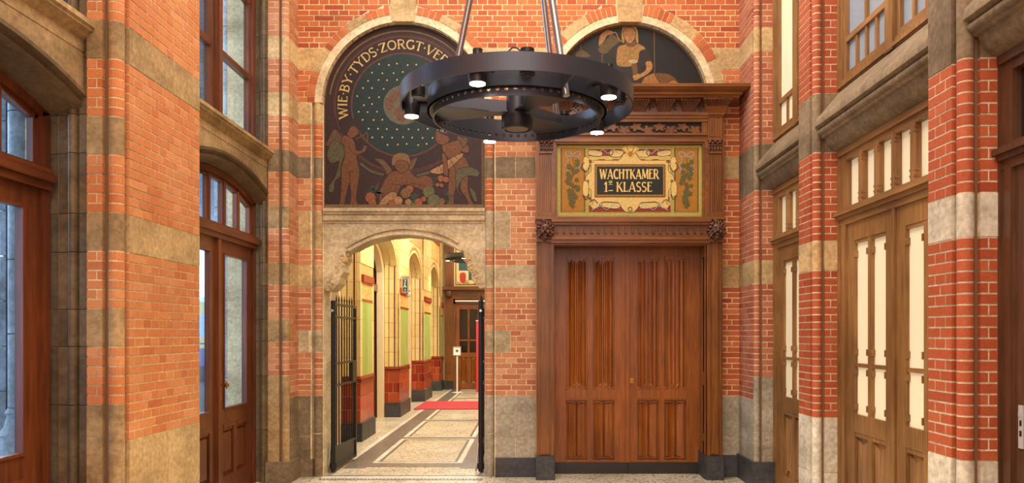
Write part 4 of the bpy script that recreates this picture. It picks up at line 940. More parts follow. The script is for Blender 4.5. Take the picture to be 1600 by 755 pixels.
# ================================================================== chandeliers
def chandelier(cx, cy, zb, lab, rods=True, ztop=7.2):
    """black ring chandelier; zb is the underside of its outer band"""
    c = thing('ring_chandelier', (cx, cy, zb), lab, 'chandelier', 'ring chandeliers'); O = (cx, cy, zb)
    MB().lathe(O, [(.735, 0), (.745, 0), (.745, .105), (.735, .105)], 96, True).build('outer_band', M['steel'], c, 40)
    MB().lathe(O, [(.562, -.03), (.575, -.03), (.575, .09), (.562, .09)], 80, True).build('inner_drum', M['steel'], c, 40)
    MB().lathe(O, [(.534, -.03), (.575, -.03), (.575, -.024), (.534, -.024)], 80, True).build('flange', M['steel_dark'], c, 40)
    # perforated band: a hole in each of 64 cells
    mb = MB(); n = 64; z0, z1 = -.068, .004; hz = -.030; hr = .0125
    for i in range(n):
        for r in (.531, .537):
            k = len(mb.v); a0 = 2*pi*i/n; da = 2*pi/n
            corners = [(-da/2, z0), (0, z0), (da/2, z0), (da/2, hz), (da/2, z1), (0, z1), (-da/2, z1), (-da/2, hz)]
            hole = [(hr*cos(t)/.534, hz+hr*sin(t)) for t in [R(225), R(270), R(315), 0, R(45), R(90), R(135), pi]]
            mb.add([(cx+r*cos(a0+a), cy+r*sin(a0+a), zb+z) for a, z in corners+hole], [(j, (j+1) % 8, 8+(j+1) % 8, 8+j) for j in range(8)])
    mb.lathe(O, [(.529, -.072), (.541, -.072), (.541, -.066), (.529, -.066)], 80, True)
    mb.build('perforated_band', M['steel'], c, 40)
    mb = MB(); mb.lathe(O, [(.062, .12), (.068, .115), (.068, -.045), (.05, -.05)], 32); mb.build('hub', M['steel'], c, 40)
    mb = MB(); mb.lathe(O, [(.085, -.038), (.1, -.042), (.1, -.118), (.092, -.128), (.08, -.13), (.078, -.122), (.02, -.122)], 40); mb.build('hub_lamp', M['steel_dark'], c, 40)
    MB().lathe(O, [(.072, -.126), (.072, -.123)], 32).build('diffuser', plain('hub_diffuser', (90, 84, 72), .4), c)
    for k in range(3):
        a = R(178+120*k)
        Tk = lambda u, z, d, a=a: (cx+u*cos(a)-d*sin(a), cy+u*sin(a)+d*cos(a), zb+z)
        mb = MB(); mb.prism(Tk, [(.06, -.02), (.2, -.02), (.34, -.022), (.54, -.02), (.735, .02), (.735, .09), (.54, .1), (.06, .06)], -.006, .006)
        q = [(.06, -.05), (.18, -.05), (.3, -.11), (.53, -.17), (.53, .17), (.3, .11), (.18, .05), (.06, .05)]
        mb.add([Tk(u, -.024, d) for u, d in q]+[Tk(u, -.016, d) for u, d in q], [tuple(range(8)), tuple(range(8, 16))]+[(j, (j+1) % 8, 8+(j+1) % 8, 8+j) for j in range(8)])
        mb.build('arm', M['steel'], c)
    for k in range(5):
        a = R(180+72*k); x, y = cx+.68*cos(a), cy+.68*sin(a)
        mb = MB(); mb.lathe((x, y, zb), [(.05, -.042), (.054, .02), (.045, .07), (.028, .1), (.028, .15)], 20); sp = mb.build('spotlight', M['steel_dark'], c, 40)
        mb = MB(); mb.lathe((x, y, zb), [(.044, -.046), (.044, -.041)], 20); mb.build('lens', M['lamp'], sp)
        Tq = lambda u, z, d, a=a: (cx+u*cos(a)-d*sin(a), cy+u*sin(a)+d*cos(a), zb+z)
        MB().bm(Tq, .57, .74, .05, .065, -.02, .02).build('bracket', M['steel_dark'], c)
        b2 = a+R(24); x2, y2 = cx+.655*cos(b2), cy+.655*sin(b2)
        mb = MB(); mb.lathe((x2, y2, zb), [(.03, 0), (.042, .005), (.042, .06), (.03, .07), (.03, .125), (.04, .126), (.04, .15)], 16); mb.lathe((x2, y2, zb), [(.034, -.002), (.02, .02)], 16); mb.build('unlit_lamp', M['steel_dark'], c, 40)
        mb = MB(); mb.tube(smo([(x2, y2, zb+.1), (x2+(x-x2)*.3, y2+(y-y2)*.3, zb+.16), (x2+(x-x2)*.7, y2+(y-y2)*.7, zb+.02), (x, y, zb+.1)]), .005, 5); mb.build('cable', M['steel_dark'], c)
        l = bpy.data.lights.new('spot', 'SPOT'); l.energy = 80; l.color = (1, .86, .64); l.spot_size = R(125); l.spot_blend = .7; l.shadow_soft_size = .05
        o = bpy.data.objects.new('spot_bulb', l); o.location = (x-cx, y-cy, -.08); C.objects.link(o); o.parent = c
    if rods:
        for a in (150, 60, -60):
            a = R(a); p = (cx+.57*cos(a), cy+.57*sin(a), zb); q = (cx, cy, zb+2.22)
            p2 = tuple(p[i]+(q[i]-p[i])*-.03 for i in range(3))
            mb = MB(); mb.tube([p2, tuple(p[i]+(q[i]-p[i])*.985 for i in range(3))], .021, 12); mb.build('rod', M['rod'], c, 40)
        mb = MB(); mb.lathe((cx, cy, zb+2.15), [(.09, 0), (.09, .1), (.04, .14), (.022, .15), (.022, ztop-zb-2.15)], 20); mb.build('stem', M['rod'], c, 40)
    else:
        mb = MB(); mb.lathe((cx, cy, zb+.08), [(.03, 0), (.03, ztop-zb-.09)], 12); mb.build('stem', M['rod'], c, 40)
chandelier(-.083, 4.95, 3.075, 'large black steel ring chandelier hanging on grey rods in the hall, five lit spots')
chandelier(-1.43, 19.7, 3.55, 'small looking black ring chandelier far down the tiled corridor', False, 5.0)

# ================================================================== murals
def paint(name, rgb, var=.16):
    m, nt, b = mat(name, .55, 0, .3); k = .8 if name[:2] in ('mp', 'mw') else .95; c = lin(tuple(v*k for v in rgb))
    n1 = noise(nt, 34, 6); c2 = mix(nt, 1.0, c, ramp(nt, n1, [(.3, tuple(int(255*(1-var*1.6)) for _ in range(3))), (.7, (255, 255, 255))]), 'MULTIPLY')
    nt.links.new(c2, b.inputs['Base Color']); M[name] = m; return m
paint('mp_ground', (62, 36, 28)); paint('mp_violet', (66, 38, 34)); paint('mp_ring', (52, 30, 24)); paint('mp_green', (26, 54, 46), .22); paint('mp_gold', (250, 204, 116)); paint('mp_goldd', (150, 112, 52)); paint('mp_frame', (128, 92, 46))
paint('mp_skin', (132, 80, 42)); paint('mp_skind', (126, 70, 36)); paint('mp_hair', (58, 36, 24)); paint('mp_blond', (146, 104, 60)); paint('mp_cloth', (104, 96, 62)); paint('mp_leaf', (70, 82, 56)); paint('mp_fruit', (176, 98, 56)); paint('mp_moon', (116, 104, 76)); paint('mp_land', (122, 80, 52)); paint('mp_line', (52, 30, 20)); paint('mp_wing', (116, 82, 52)); paint('mp_melon', (118, 116, 74)); paint('mp_pale', (190, 140, 86)); paint('mp_base', (150, 116, 78)); paint('mp_redl', (112, 60, 44))
class Mural:
    """flat painted shapes, px coordinates of the study drawing turned into metres on the panel"""
    def __init__(s, root, Y): s.r = root; s.Y = Y; s.l = 0; s.T = TB(Y)
    def p(s, q): return (PX(q[0], s.Y), PZ(q[1], s.Y))
    def nx(s): s.l += .00006; return s.l
    def poly(s, name, pts, m, smooth=3):
        pts = [s.p(q) for q in pts]; pts = sm(pts, smooth) if smooth else pts
        o = MB().poly(s.T, pts, s.nx()).build(name, M[m], s.r)
        if smooth and name.split('_')[-1] in ('body', 'face', 'cloth', 'wing', 'hair', 'arm', 'horn', 'leg', 'sleeve', 'shawl', 'cap', 'jug', 'bread'): MB().ribbon(s.T, pts, .9/S(s.Y), s.nx(), closed=True).build('painted_outline', M['mp_line'], s.r)
        return o
    def line(s, name, lines, w, m, closed=False, smooth=3):
        d = s.nx()
        for pts in lines:
            q = [s.p(a) for a in pts]; q = (sm(q, smooth) if closed else smo(q, smooth)) if smooth and len(q) > 2 else q
            MB().ribbon(s.T, q, w/S(s.Y), d, closed=closed).build(name, M[m], s.r)
    def disc(s, name, cx, cy, r, m, n=48, ry=None): return s.poly(name, circle(cx, cy, r, n, ry=ry), m, 0)
    def ringp(s, name, cx, cy, r, w, m, a0=0, a1=360):
        q = circle(cx, cy, r, 64, -R(a0), -R(a1)) if a1-a0 < 360 else circle(cx, cy, r, 64)
        return s.line(name, [q], w, m, a1-a0 >= 360, 0)
YM = 8.85
mu = thing('mural', (A1, YM, 3.05), 'arched mural of three painted children with fruit under a starry green disc and gold lettering', 'mural', 'painted murals')
arch = [(A1+.924*cos(a), Z1+.924*sin(a)) for a in [pi*i/40 for i in range(41)]]
MB().prism(TB(YM), [(A1+.924, 3.075)]+arch+[(A1-.924, 3.075)], -.03, 0).build('painted_panel', M['mp_ground'], mu)
g = Mural(mu, YM); cx, cy = 630.0, 164.0
g.ringp('painted_band', cx, cy, 113, 18, 'mp_violet'); g.ringp('painted_arc', cx, cy, 115.5, 2.2, 'mp_goldd', 10, 172); g.ringp('painted_arc', cx, cy, 108, 1.2, 'mp_redl', 0, 190)
g.poly('painted_band', [(505, 320), (505, 230), (560, 250), (630, 262), (700, 250), (754, 225), (754, 320)], 'mp_violet', 0)
g.disc('painted_ring', cx, cy, 106, 'mp_ring', 64); g.ringp('painted_arc', cx, cy, 106, 1.4, 'mp_redl'); g.disc('painted_disc', cx, cy, 82, 'mp_redl', 64); g.disc('starry_disc', cx, cy, 79.5, 'mp_green', 64)
mb = MB(); d = g.nx(); random.seed(11)
for i in range(11):
    for j in range(13):
        x, y = cx-78+i*15.4+(7.7 if j % 2 else 0)+random.uniform(-1.8, 1.8), cy-76+j*12.6+random.uniform(-1.8, 1.8)
        r = sqrt((x-cx)**2+(y-cy)**2)
        if 34 < r < 75: mb.poly(g.T, [g.p(q) for q in circle(x, y, 1.35, 7)], d)
o = mb.build('painted_star', M['mp_gold'], mu); o['kind'] = 'stuff'
g.disc('painted_globe', cx, cy, 31, 'mp_moon', 40)
for q in ([(602, 158), (610, 148), (618, 142), (624, 150), (616, 160), (612, 172), (604, 170)], [(622, 140), (634, 136), (640, 146), (632, 156), (624, 152)], [(616, 172), (628, 168), (636, 176), (630, 190), (620, 186)], [(640, 158), (652, 150), (658, 162), (650, 174), (642, 170)]): g.poly('painted_continent', q, 'mp_land')
# gold lettering on the ring
txt = 'WIE.BY.TYDS.ZORGT.VER'; tot = text_width(txt); hgt = 15.0/S(YM); rm = 95/S(YM); cX, cZ = g.p((cx, cy))
mbt = MB(); ang0, ang1 = R(193), R(44); u = 0; d = g.nx()
for ch in txt:
    wd, stt = GL[ch]
    def Tc(x, y, dd):
        a = ang0-(ang0-ang1)*(x/tot); r = rm+(y-.5)*hgt; return g.T(cX+r*cos(a), cZ+r*sin(a), dd)
    for si, (pts, k) in enumerate(stt):
        # stroke widths in the letter frame, bent round the ring
        n = len(pts); q = smo(pts, 1) if n > 2 else [(pts[0][0]+(pts[1][0]-pts[0][0])*i/4, pts[0][1]+(pts[1][1]-pts[0][1])*i/4) for i in range(5)]
        mbt.ribbon(lambda a_, b_, dd: Tc(a_, b_, dd), [(u+x, y) for x, y in q], k*1.05, d+si*.00004)
    u += wd+.06
mbt.build('lettering', M['mp_gold'], mu)
m8 = lambda L: [(500+x/5.036, 180+y/5.036) for x, y in L]; m2 = lambda L: [(600+x/4.87, 180+y/4.87) for x, y in L]
g.line('painted_sash', [m8([(310, 310), (400, 380), (480, 410), (560, 440)]), m2([(200, 420), (300, 400), (400, 360), (430, 330)])], 1.2, 'mp_redl')
g.line('painted_garland', [m8([(320, 380), (400, 440), (500, 470)]), m2([(250, 460), (330, 440), (380, 420)])], 3.2, 'mp_cloth')
# left child
g.poly('painted_wing', m8([(60, 200), (110, 110), (160, 150), (190, 200), (185, 260), (120, 280), (70, 250), (40, 230)]), 'mp_wing')
g.poly('painted_cloth', m8([(95, 200), (150, 210), (200, 280), (185, 340), (165, 400), (160, 480), (120, 520), (110, 600), (75, 605), (70, 560), (110, 500), (135, 440), (150, 360), (90, 380), (55, 320), (65, 270)]), 'mp_cloth')
g.poly('painted_body', m8([(190, 160), (240, 170), (275, 220), (285, 275), (330, 275), (345, 240), (372, 245), (350, 290), (290, 320), (300, 380), (312, 450), (298, 560), (285, 650), (300, 718), (238, 716), (245, 640), (236, 560), (228, 545), (205, 640), (185, 718), (125, 716), (155, 690), (165, 600), (168, 480), (170, 400), (195, 320), (185, 240), (165, 200)]), 'mp_skin')
g.line('painted_outline', [m8([(236, 440), (236, 545)]), m8([(200, 448), (236, 452), (262, 442)]), m8([(225, 240), (250, 290), (290, 315)])], .8, 'mp_line')
g.poly('painted_face', m8([(222, 100), (275, 80), (298, 110), (302, 145), (280, 165), (262, 178), (235, 175), (212, 150)]), 'mp_skin')
g.poly('painted_hair', m8([(160, 120), (175, 80), (215, 40), (270, 30), (318, 60), (325, 100), (300, 110), (270, 85), (245, 90), (230, 110), (215, 140), (180, 142)]), 'mp_hair')
g.line('painted_flute', [m8([(280, 190), (330, 165), (372, 132)]), m8([(330, 165), (372, 210), (372, 135)])], 1.6, 'mp_skind')
# seated child
g.poly('painted_wing', m8([(430, 345), (500, 350), (560, 420), (570, 440), (530, 470), (490, 400)]), 'mp_wing')
g.poly('painted_wing', m2([(180, 420), (200, 350), (250, 320), (240, 370), (210, 420)]), 'mp_wing')
g.poly('painted_body', m8([(590, 440), (545, 460), (505, 520), (470, 590), (465, 660), (455, 700), (470, 722), (500, 718), (520, 690), (600, 640), (640, 560), (720, 560), (800, 590), (860, 640), (890, 560), (880, 500), (820, 470), (760, 490), (720, 450), (690, 430)]), 'mp_skin')
g.poly('painted_leg', m8([(470, 680), (500, 640), (560, 605), (600, 610), (605, 640), (560, 680), (510, 710), (470, 722)]), 'mp_pale')
g.line('painted_outline', [m8([(470, 690), (500, 645), (560, 605), (604, 615), (600, 650)]), m8([(560, 540), (640, 552), (740, 540), (830, 560)]), m8([(545, 460), (505, 520), (470, 590)])], .8, 'mp_line')
g.poly('painted_face', m8([(580, 370), (600, 345), (680, 345), (702, 390), (690, 430), (650, 462), (620, 448), (590, 410)]), 'mp_skin')
g.poly('painted_hair', m8([(563, 360), (580, 315), (630, 295), (690, 310), (712, 360), (705, 400), (690, 370), (650, 355), (610, 360), (590, 390), (570, 400)]), 'mp_blond')
g.line('painted_feature', [m8([(606, 408), (622, 414)]), m8([(655, 414), (672, 408)]), m8([(636, 446), (652, 446)]), m8([(640, 412), (642, 430)])], .8, 'mp_line')
# right child
g.poly('painted_wing', m2([(550, 160), (600, 170), (640, 180), (620, 230), (590, 240)]), 'mp_wing')
g.poly('painted_body', m2([(445, 225), (480, 215), (560, 190), (590, 225), (600, 250), (630, 225), (650, 260), (630, 290), (580, 275), (620, 330), (650, 400), (640, 480), (640, 560), (660, 640), (690, 690), (650, 700), (630, 640), (580, 560), (590, 480), (550, 450), (545, 540), (530, 640), (528, 690), (455, 690), (490, 660), (488, 560), (495, 450), (500, 360), (470, 300), (445, 270)]), 'mp_skin')
g.poly('painted_face', m2([(395, 125), (440, 130), (490, 160), (500, 190), (470, 220), (430, 224), (405, 210), (392, 190)]), 'mp_skin')
g.poly('painted_hair', m2([(420, 128), (470, 125), (550, 140), (555, 180), (520, 195), (500, 195), (490, 165), (450, 145)]), 'mp_hair')
g.poly('painted_horn', m2([(590, 290), (600, 310), (540, 370), (470, 430), (420, 450), (360, 440), (355, 420), (430, 380), (520, 320)]), 'mp_pale')
g.line('painted_outline', [m2([(420, 385), (440, 430)]), m2([(460, 360), (480, 400)]), m2([(500, 335), (525, 365)]), m2([(540, 312), (560, 340)]), m2([(398, 190), (412, 192)]), m2([(500, 360), (530, 380), (545, 430)])], .8, 'mp_line')
g.poly('painted_arm', m2([(445, 290), (470, 300), (482, 360), (490, 440), (480, 465), (455, 450), (450, 380), (440, 330)]), 'mp_skin')
g.poly('painted_cloth', m2([(550, 430), (600, 400), (660, 395), (725, 430), (710, 470), (640, 460), (590, 500), (560, 570), (600, 610), (560, 590), (545, 520)]), 'mp_cloth')
g.poly('painted_cloth', m2([(650, 550), (690, 580), (712, 650), (690, 655), (665, 610)]), 'mp_cloth')
# fruit and leaves along the ground
random.seed(4)
for px, py, n, r in ((586, 300, 9, 15), (650, 310, 8, 13), (684, 284, 8, 11), (675, 312, 7, 12), (618, 318, 6, 9), (700, 308, 6, 9)):
    mb = MB(); d = g.nx()
    for i in range(n):
        a = 2*pi*i/n+random.random(); L = r*random.uniform(.75, 1.15)
        c_ = [(px+L*.5*cos(a)-L*.16*sin(a), py+L*.5*sin(a)+L*.16*cos(a)), (px+L*cos(a), py+L*sin(a)), (px+L*.5*cos(a)+L*.16*sin(a), py+L*.5*sin(a)-L*.16*cos(a)), (px, py)]
        mb.poly(g.T, [g.p(q) for q in c_], d)
    mb.build('painted_leaf', M['mp_leaf'], mu)
for px, py, r, m in ((579, 309, 8, 'mp_fruit'), (582, 317, 6, 'mp_fruit'), (670, 300, 9, 'mp_melon'), (678, 314, 10, 'mp_melon'), (654, 316, 6, 'mp_fruit'), (638, 316, 5, 'mp_pale'), (640, 296, 6, 'mp_fruit'), (662, 311, 4, 'mp_fruit'), (689, 279, 5, 'mp_fruit'), (697, 281, 4.5, 'mp_fruit'), (684, 289, 3, 'mp_fruit'), (690, 290, 3, 'mp_fruit'), (634, 302, 8, 'mp_blond'), (622, 314, 7, 'mp_pale'), (613, 318, 5, 'mp_fruit'), (646, 321, 4, 'mp_melon'), (690, 315, 5, 'mp_blond')):
    g.disc('painted_fruit', px, py, r+.5, 'mp_line', 16); g.disc('painted_fruit', px, py, r, m, 16)
g.line('painted_border', [[(504, 322.5), (756, 322.5)]], 5.5, 'mp_base', smooth=0)
g.line('painted_border', [[(506.2, 320), (506.2, 160)], [(754.5, 320), (754.5, 160)]], 4, 'mp_frame', smooth=0)
g.ringp('painted_border', 630, 161, 123.5, 4.5, 'mp_frame', 0, 180)
# right mural
mw = thing('mural', (A2, YM, 4.27), 'half round dark mural of a woman in a cap with a jug and bread', 'mural', 'painted murals')
arch = [(A2+.897*cos(a), Z2+.897*sin(a)) for a in [pi*i/40 for i in range(41)]]
paint('mw_ground', (26, 20, 9), .3); paint('mw_green', (26, 24, 10), .3); paint('mw_cap', (200, 154, 78)); paint('mw_skin', (206, 142, 74)); paint('mw_shawl', (190, 138, 64)); paint('mw_dress', (46, 32, 24)); paint('mw_bread', (190, 124, 46)); paint('mw_breadd', (128, 82, 30)); paint('mw_jug', (112, 84, 38)); paint('mw_milk', (214, 190, 130)); paint('mw_board', (26, 20, 14))
MB().prism(TB(YM), [(A2+.897, 4.297)]+arch+[(A2-.897, 4.297)], -.03, 0).build('painted_panel', M['mw_ground'], mw)
h = Mural(mw, YM); f = lambda L: [(860+x/4.72, y/4.72) for x, y in L]
h.poly('painted_curtain', f([(60, 600), (150, 350), (400, 190), (560, 170), (760, 200), (770, 660), (60, 660)]), 'mw_green', 0)
h.line('painted_post', [f([(380, 200), (382, 460)]), f([(765, 200), (768, 540)]), f([(225, 290), (225, 380)])], 1.6, 'mw_breadd', smooth=0)
h.poly('painted_bowl', f([(185, 400), (225, 370), (280, 395), (290, 420), (200, 420)]), 'mw_jug')
h.poly('painted_sleeve', f([(430, 390), (480, 330), (540, 310), (530, 380), (470, 420)]), 'mw_dress')
h.poly('painted_skirt', f([(480, 480), (640, 480), (680, 560), (690, 660), (560, 660), (510, 540)]), 'mw_dress')
h.poly('painted_arm', f([(355, 340), (362, 270), (390, 235), (430, 220), (465, 235), (455, 262), (420, 262), (400, 300), (375, 330)]), 'mw_skin')
h.poly('painted_jug', f([(350, 370), (370, 335), (430, 270), (450, 245), (500, 285), (510, 310), (460, 350), (420, 390), (385, 398)]), 'mw_jug')
h.line('painted_handle', [f([(440, 250), (480, 240), (505, 290), (530, 310)])], 1.5, 'mw_shawl')
h.poly('painted_sleeve', f([(650, 370), (700, 360), (740, 420), (745, 470), (700, 480), (650, 490), (630, 440)]), 'mw_dress')
h.poly('painted_shawl', f([(488, 400), (500, 345), (560, 325), (640, 318), (705, 358), (660, 380), (650, 440), (620, 480), (560, 495), (495, 485), (485, 440)]), 'mw_shawl')
h.line('painted_outline', [f([(540, 480), (600, 390), (650, 340)]), f([(560, 330), (590, 380), (570, 400)])], .7, 'mw_breadd')
h.poly('painted_neck', f([(560, 300), (625, 300), (640, 325), (600, 350), (555, 330)]), 'mw_breadd')
h.poly('painted_cap', f([(525, 230), (540, 175), (580, 165), (620, 180), (645, 230), (650, 310), (635, 318), (600, 200), (560, 205), (545, 315), (525, 300)]), 'mw_cap')
h.poly('painted_face', f([(538, 250), (550, 210), (590, 200), (622, 220), (628, 270), (610, 305), (582, 322), (555, 300)]), 'mw_skin')
h.line('painted_feature', [f([(552, 256), (572, 252)]), f([(598, 252), (616, 258)]), f([(582, 252), (578, 276), (588, 278)]), f([(572, 296), (594, 296)])], .7, 'mw_breadd', smooth=0)
h.poly('painted_arm', f([(700, 460), (740, 450), (755, 500), (720, 545), (660, 580), (620, 595), (605, 560), (630, 535), (660, 545), (705, 510)]), 'mw_skin')
h.poly('painted_candle', f([(600, 470), (635, 465), (642, 540), (610, 550)]), 'mw_breadd'); h.poly('painted_flame', f([(575, 455), (590, 440), (640, 445), (640, 462), (600, 468)]), 'mw_milk')
h.poly('painted_bread', f([(675, 655), (680, 590), (720, 555), (780, 538), (800, 570), (830, 640), (820, 655)]), 'mw_bread')
h.poly('painted_cloth', f([(770, 545), (840, 540), (900, 560), (950, 610), (978, 635), (960, 655), (880, 650), (830, 640), (800, 600)]), 'mw_breadd'); h.poly('painted_bread', f([(850, 620), (910, 590), (950, 620), (930, 650), (870, 652)]), 'mw_bread')
h.line('painted_table', [f([(640, 662), (1010, 662)])], 2.4, 'mw_board', smooth=0)
h.ringp('painted_border', (A2*S(YM)+828), 522-(Z2-1.63)*S(YM), 120.5, 3.2, 'mp_frame', 0, 180)
h.line('painted_border', [[(866, 143), (1106, 143)]], 4, 'mp_frame', smooth=0)

# ================================================================== wooden portal
po = thing('door_surround', (1.113, 8.7, 0), 'tall carved oak door surround with fluted pilasters, lion heads and a deep cornice', 'door surround')
W, WX, WD = M['wood'], M['woodx'], M['wood_dark']
YP = 8.56; T = TB(YP); U = lambda px: PX(px, YP); Z = lambda py: PZ(py, YP)
xl0, xl1, xr0, xr1 = .071, .268, 1.975, 2.153
for a, b in ((xl0, xl1), (xr0, xr1)):
    mb = MB(); mb.bm(T, a, b, .27, 2.70, -.22, -.03); mb.bm(T, a, a+.012, .27, 2.7, -.03, -.018); mb.bm(T, a+.02, a+.034, .27, 2.7, -.03, -.012); mb.bm(T, b-.034, b-.02, .27, 2.7, -.03, -.012); mb.bm(T, b-.012, b, .27, 2.7, -.03, -.022)
    c = .045; mb.prism(T, [(a+c, .29), (b-c, .29), (b-c, .40), (b-c-.012, .46), (b-c-.012, 2.66), (a+c+.012, 2.66), (a+c+.012, .46), (a+c, .40)], -.03, -.006); mb.build('pilaster', W, po)
    MB().bm(T, a-.005, b+.005, 0, .268, -.22, .012).build('plinth', M['stone_dark'], po)
# inner reveal and soffit
mb = MB()
for x0, x1 in ((xl1-.02, xl1), (xr0, xr0+.03)): mb.box(x0, x1, YP+.02, 8.98, .27, 2.68)
mb.box(xr0-.012, xr0, YP+.06, YP+.1, .27, 2.66); mb.box(xr0-.012, xr0, YP+.2, YP+.24, .27, 2.66); mb.box(xr0-.012, xr0, YP+.1, YP+.2, .42, .5); mb.box(xr0-.012, xr0, YP+.1, YP+.2, 1.05, 1.2); mb.box(xr0-.012, xr0, YP+.1, YP+.2, 2.5, 2.62)
mb.box(xl1-.02, xr0+.03, YP+.02, 8.98, 2.655, 2.70); mb.build('door_reveal', W, po)
mb = MB(); mb.box(xr0-.016, xr0+.03, YP+.03, 8.96, 0, .28); mb.box(xl1-.03, xl1+.012, YP+.03, 8.96, 0, .28); mb.build('plinth', M['stone_dark'], po)
# lower entablature
mb = MB()
for y0, y1, d in ((340, 344, .05), (344, 348, .075), (348, 352, .04), (352, 368, .0), (368, 371, .02), (371, 375, .045), (375, 380, .02)): mb.bm(T, xl1-.03, xr0+.03, Z(y1), Z(y0), -.2, d)
mb.bm(T, xl0-.01, xr1+.01, Z(344), Z(340), -.2, .065); mb.bm(T, xl0, xl1, Z(378.5), Z(343.5), -.21, .027); mb.bm(T, xr0, xr1, Z(378.5), Z(343.5), -.21, .027)
mb.bm(T, xl1-.03, xr0+.03, Z(383), Z(378), -.25, -.03); mb.build('lower_entablature', WX, po)
for i in range(22):
    x = U(868.5)+i*(U(1100)-U(868.5))/21.6; MB().bm(T, x, x+.03, Z(365), Z(355), -.01, .022).build('dentil', WD, po)
def lion(u, z):
    mb = MB(); random.seed(5)
    for i in range(18):
        a = 2*pi*i/18; r = .083+.012*(i % 2); mb.blob(T, u+r*cos(a)*.9, z+r*sin(a)*1.05+.005, .035+.012*(i % 3), .03, .02, .03, a+.4, 7, 5)
    for i in range(12):
        a = 2*pi*i/12+.2; mb.blob(T, u+.062*cos(a), z+.068*sin(a)+.01, .06, .024, .016, .024, a, 7, 5)
    mb.blob(T, u, z+.01, .06, .062, .07, .05, 0, 12, 8)
    for s in (-1, 1):
        mb.blob(T, u+s*.026, z+.032, .104, .018, .011, .016, s*-.3); mb.blob(T, u+s*.027, z-.022, .108, .025, .022, .024); mb.blob(T, u+s*.056, z+.066, .075, .017, .017, .016); mb.blob(T, u+s*.026, z+.02, .108, .009, .007, .008)
    mb.blob(T, u, z+.012, .115, .014, .036, .02); mb.blob(T, u, z-.008, .13, .017, .011, .014); mb.blob(T, u, z-.05, .1, .03, .014, .022); mb.blob(T, u, z-.072, .08, .03, .03, .02)
    mb.build('lion_head', WD, po, 60)
lion(.170, Z(361)); lion(2.07, Z(361))
# fluted upper pilasters with capitals
for a, b in ((U(843.5), U(865)), (U(1105.5), U(1128))):
    mb = MB(); mb.bm(T, a-.04, b+.04, Z(340), Z(185), -.2, -.05); mb.bm(T, a, b, Z(336), Z(238), -.05, -.015)
    n = 6
    for i in range(n): x = a+.008+(b-a-.016)*i/n; mb.bm(T, x+.004, x+(b-a-.016)/n-.006, Z(333), Z(241), -.015, .0)
    mb.bm(T, a-.012, b+.012, Z(340), Z(336), -.05, .03); mb.bm(T, a-.006, b+.006, Z(336), Z(332), -.05, .015)
    mb.bm(T, a-.01, b+.01, Z(220), Z(217), -.05, .03); mb.bm(T, a-.004, b+.004, Z(240), Z(237), -.05, .015); mb.bm(T, a, b, Z(217), Z(180), -.05, .01)
    for i in range(4): x = a+.02+(b-a-.04)*i/4; mb.bm(T, x, x+.02, Z(214), Z(187), .01, .022)
    mb.build('fluted_pilaster', W, po)
    mb = MB(); mb.bm(T, a+.006, b-.006, Z(238), Z(219), -.05, .005); c = (a+b)/2
    for i in range(5):
        x = a+.016+(b-a-.032)*i/4; mb.blob(T, x, Z(233), .012, .014, .03, .02); mb.blob(T, x, Z(228), .024, .012, .012, .014)
    for s in (-1, 1):
        mb.blob(T, c+s*.055, Z(222.5), .022, .022, .02, .022); mb.blob(T, c+s*.025, Z(224), .018, .012, .03, .014, s*.6)
    mb.blob(T, c, Z(221), .03, .018, .02, .018); mb.build('capital', WD, po, 60)
# frame round the painted panel
mb = MB(); pxa, pxb = U(869.5), U(1098.5); za, zb = Z(339.5), Z(224.5)
mb.ring(T, [(pxa-.035, za-.03), (pxb+.045, za-.03), (pxb+.045, zb+.03), (pxa-.035, zb+.03)], [(pxa, za), (pxb, za), (pxb, zb), (pxa, zb)], -.2, -.01)
mb.ring(T, [(pxa-.05, za-.03), (pxb+.06, za-.03), (pxb+.06, zb+.05), (pxa-.05, zb+.05)], [(pxa-.02, za-.01), (pxb+.02, za-.01), (pxb+.02, zb+.02), (pxa-.02, zb+.02)], -.2, .01); mb.build('panel_frame', WX, po)
# upper entablature: mouldings, vine frieze, gadroons, cornice
mb = MB()
for y0, y1, d in ((212, 219, .0), (208.5, 212, .025), (191, 209, -.058), (186, 191, .02), (182, 186, .035), (177, 182, .05)): mb.bm(T, U(866), U(1105), Z(y1), Z(y0), -.22, d)
mb.bm(T, U(1096.5), U(1105), Z(209), Z(191), -.22, .005); mb.bm(T, U(866), U(873), Z(209), Z(191), -.22, .005); mb.build('upper_entablature', WX, po)
MB().bm(T, U(873), U(1096.5), Z(209), Z(191), -.07, -.042).build('frieze_ground', plain('dark_ground', (26, 30, 24), .6), po)
random.seed(9)
n = 12; wv = []
for i in range(n*4+1):
    t = i/(n*4); wv.append((U(875)+(U(1095)-U(875))*t, Z(200)+.028*sin(t*n*pi)))
MB().ribbon(T, wv, .013, -.044, -.025).build('vine_stem', M['woodx'], po)
for i in range(n):
    t = (i+.5)/n; u0 = U(875)+(U(1095)-U(875))*t; s = 1 if i % 2 else -1; z0 = Z(200)-s*.018; a0 = s*pi/2*-1+random.uniform(-.4, .4); r = .056
    pts = []
    for k in range(30):
        a = a0+2*pi*k/30; rr = r*(.76+.24*cos(5*(a-a0)))*(1 if k else .9); pts.append((u0+rr*1.3*cos(a), max(Z(209)+.002+.0001*k, min(Z(191)-.002-.0001*k, z0+rr*sin(a)))))
    MB().prism(T, pts, -.044, -.02).build('vine_leaf', M['wood'], po)
    mb = MB()
    for k in range(6): mb.blob(T, u0+.075+.014*(k % 3-1), z0+s*.03-.014*(k//3), -.03, .009, .009, .012, 0, 6, 4)
    mb.build('grape_cluster', M['wood'], po)
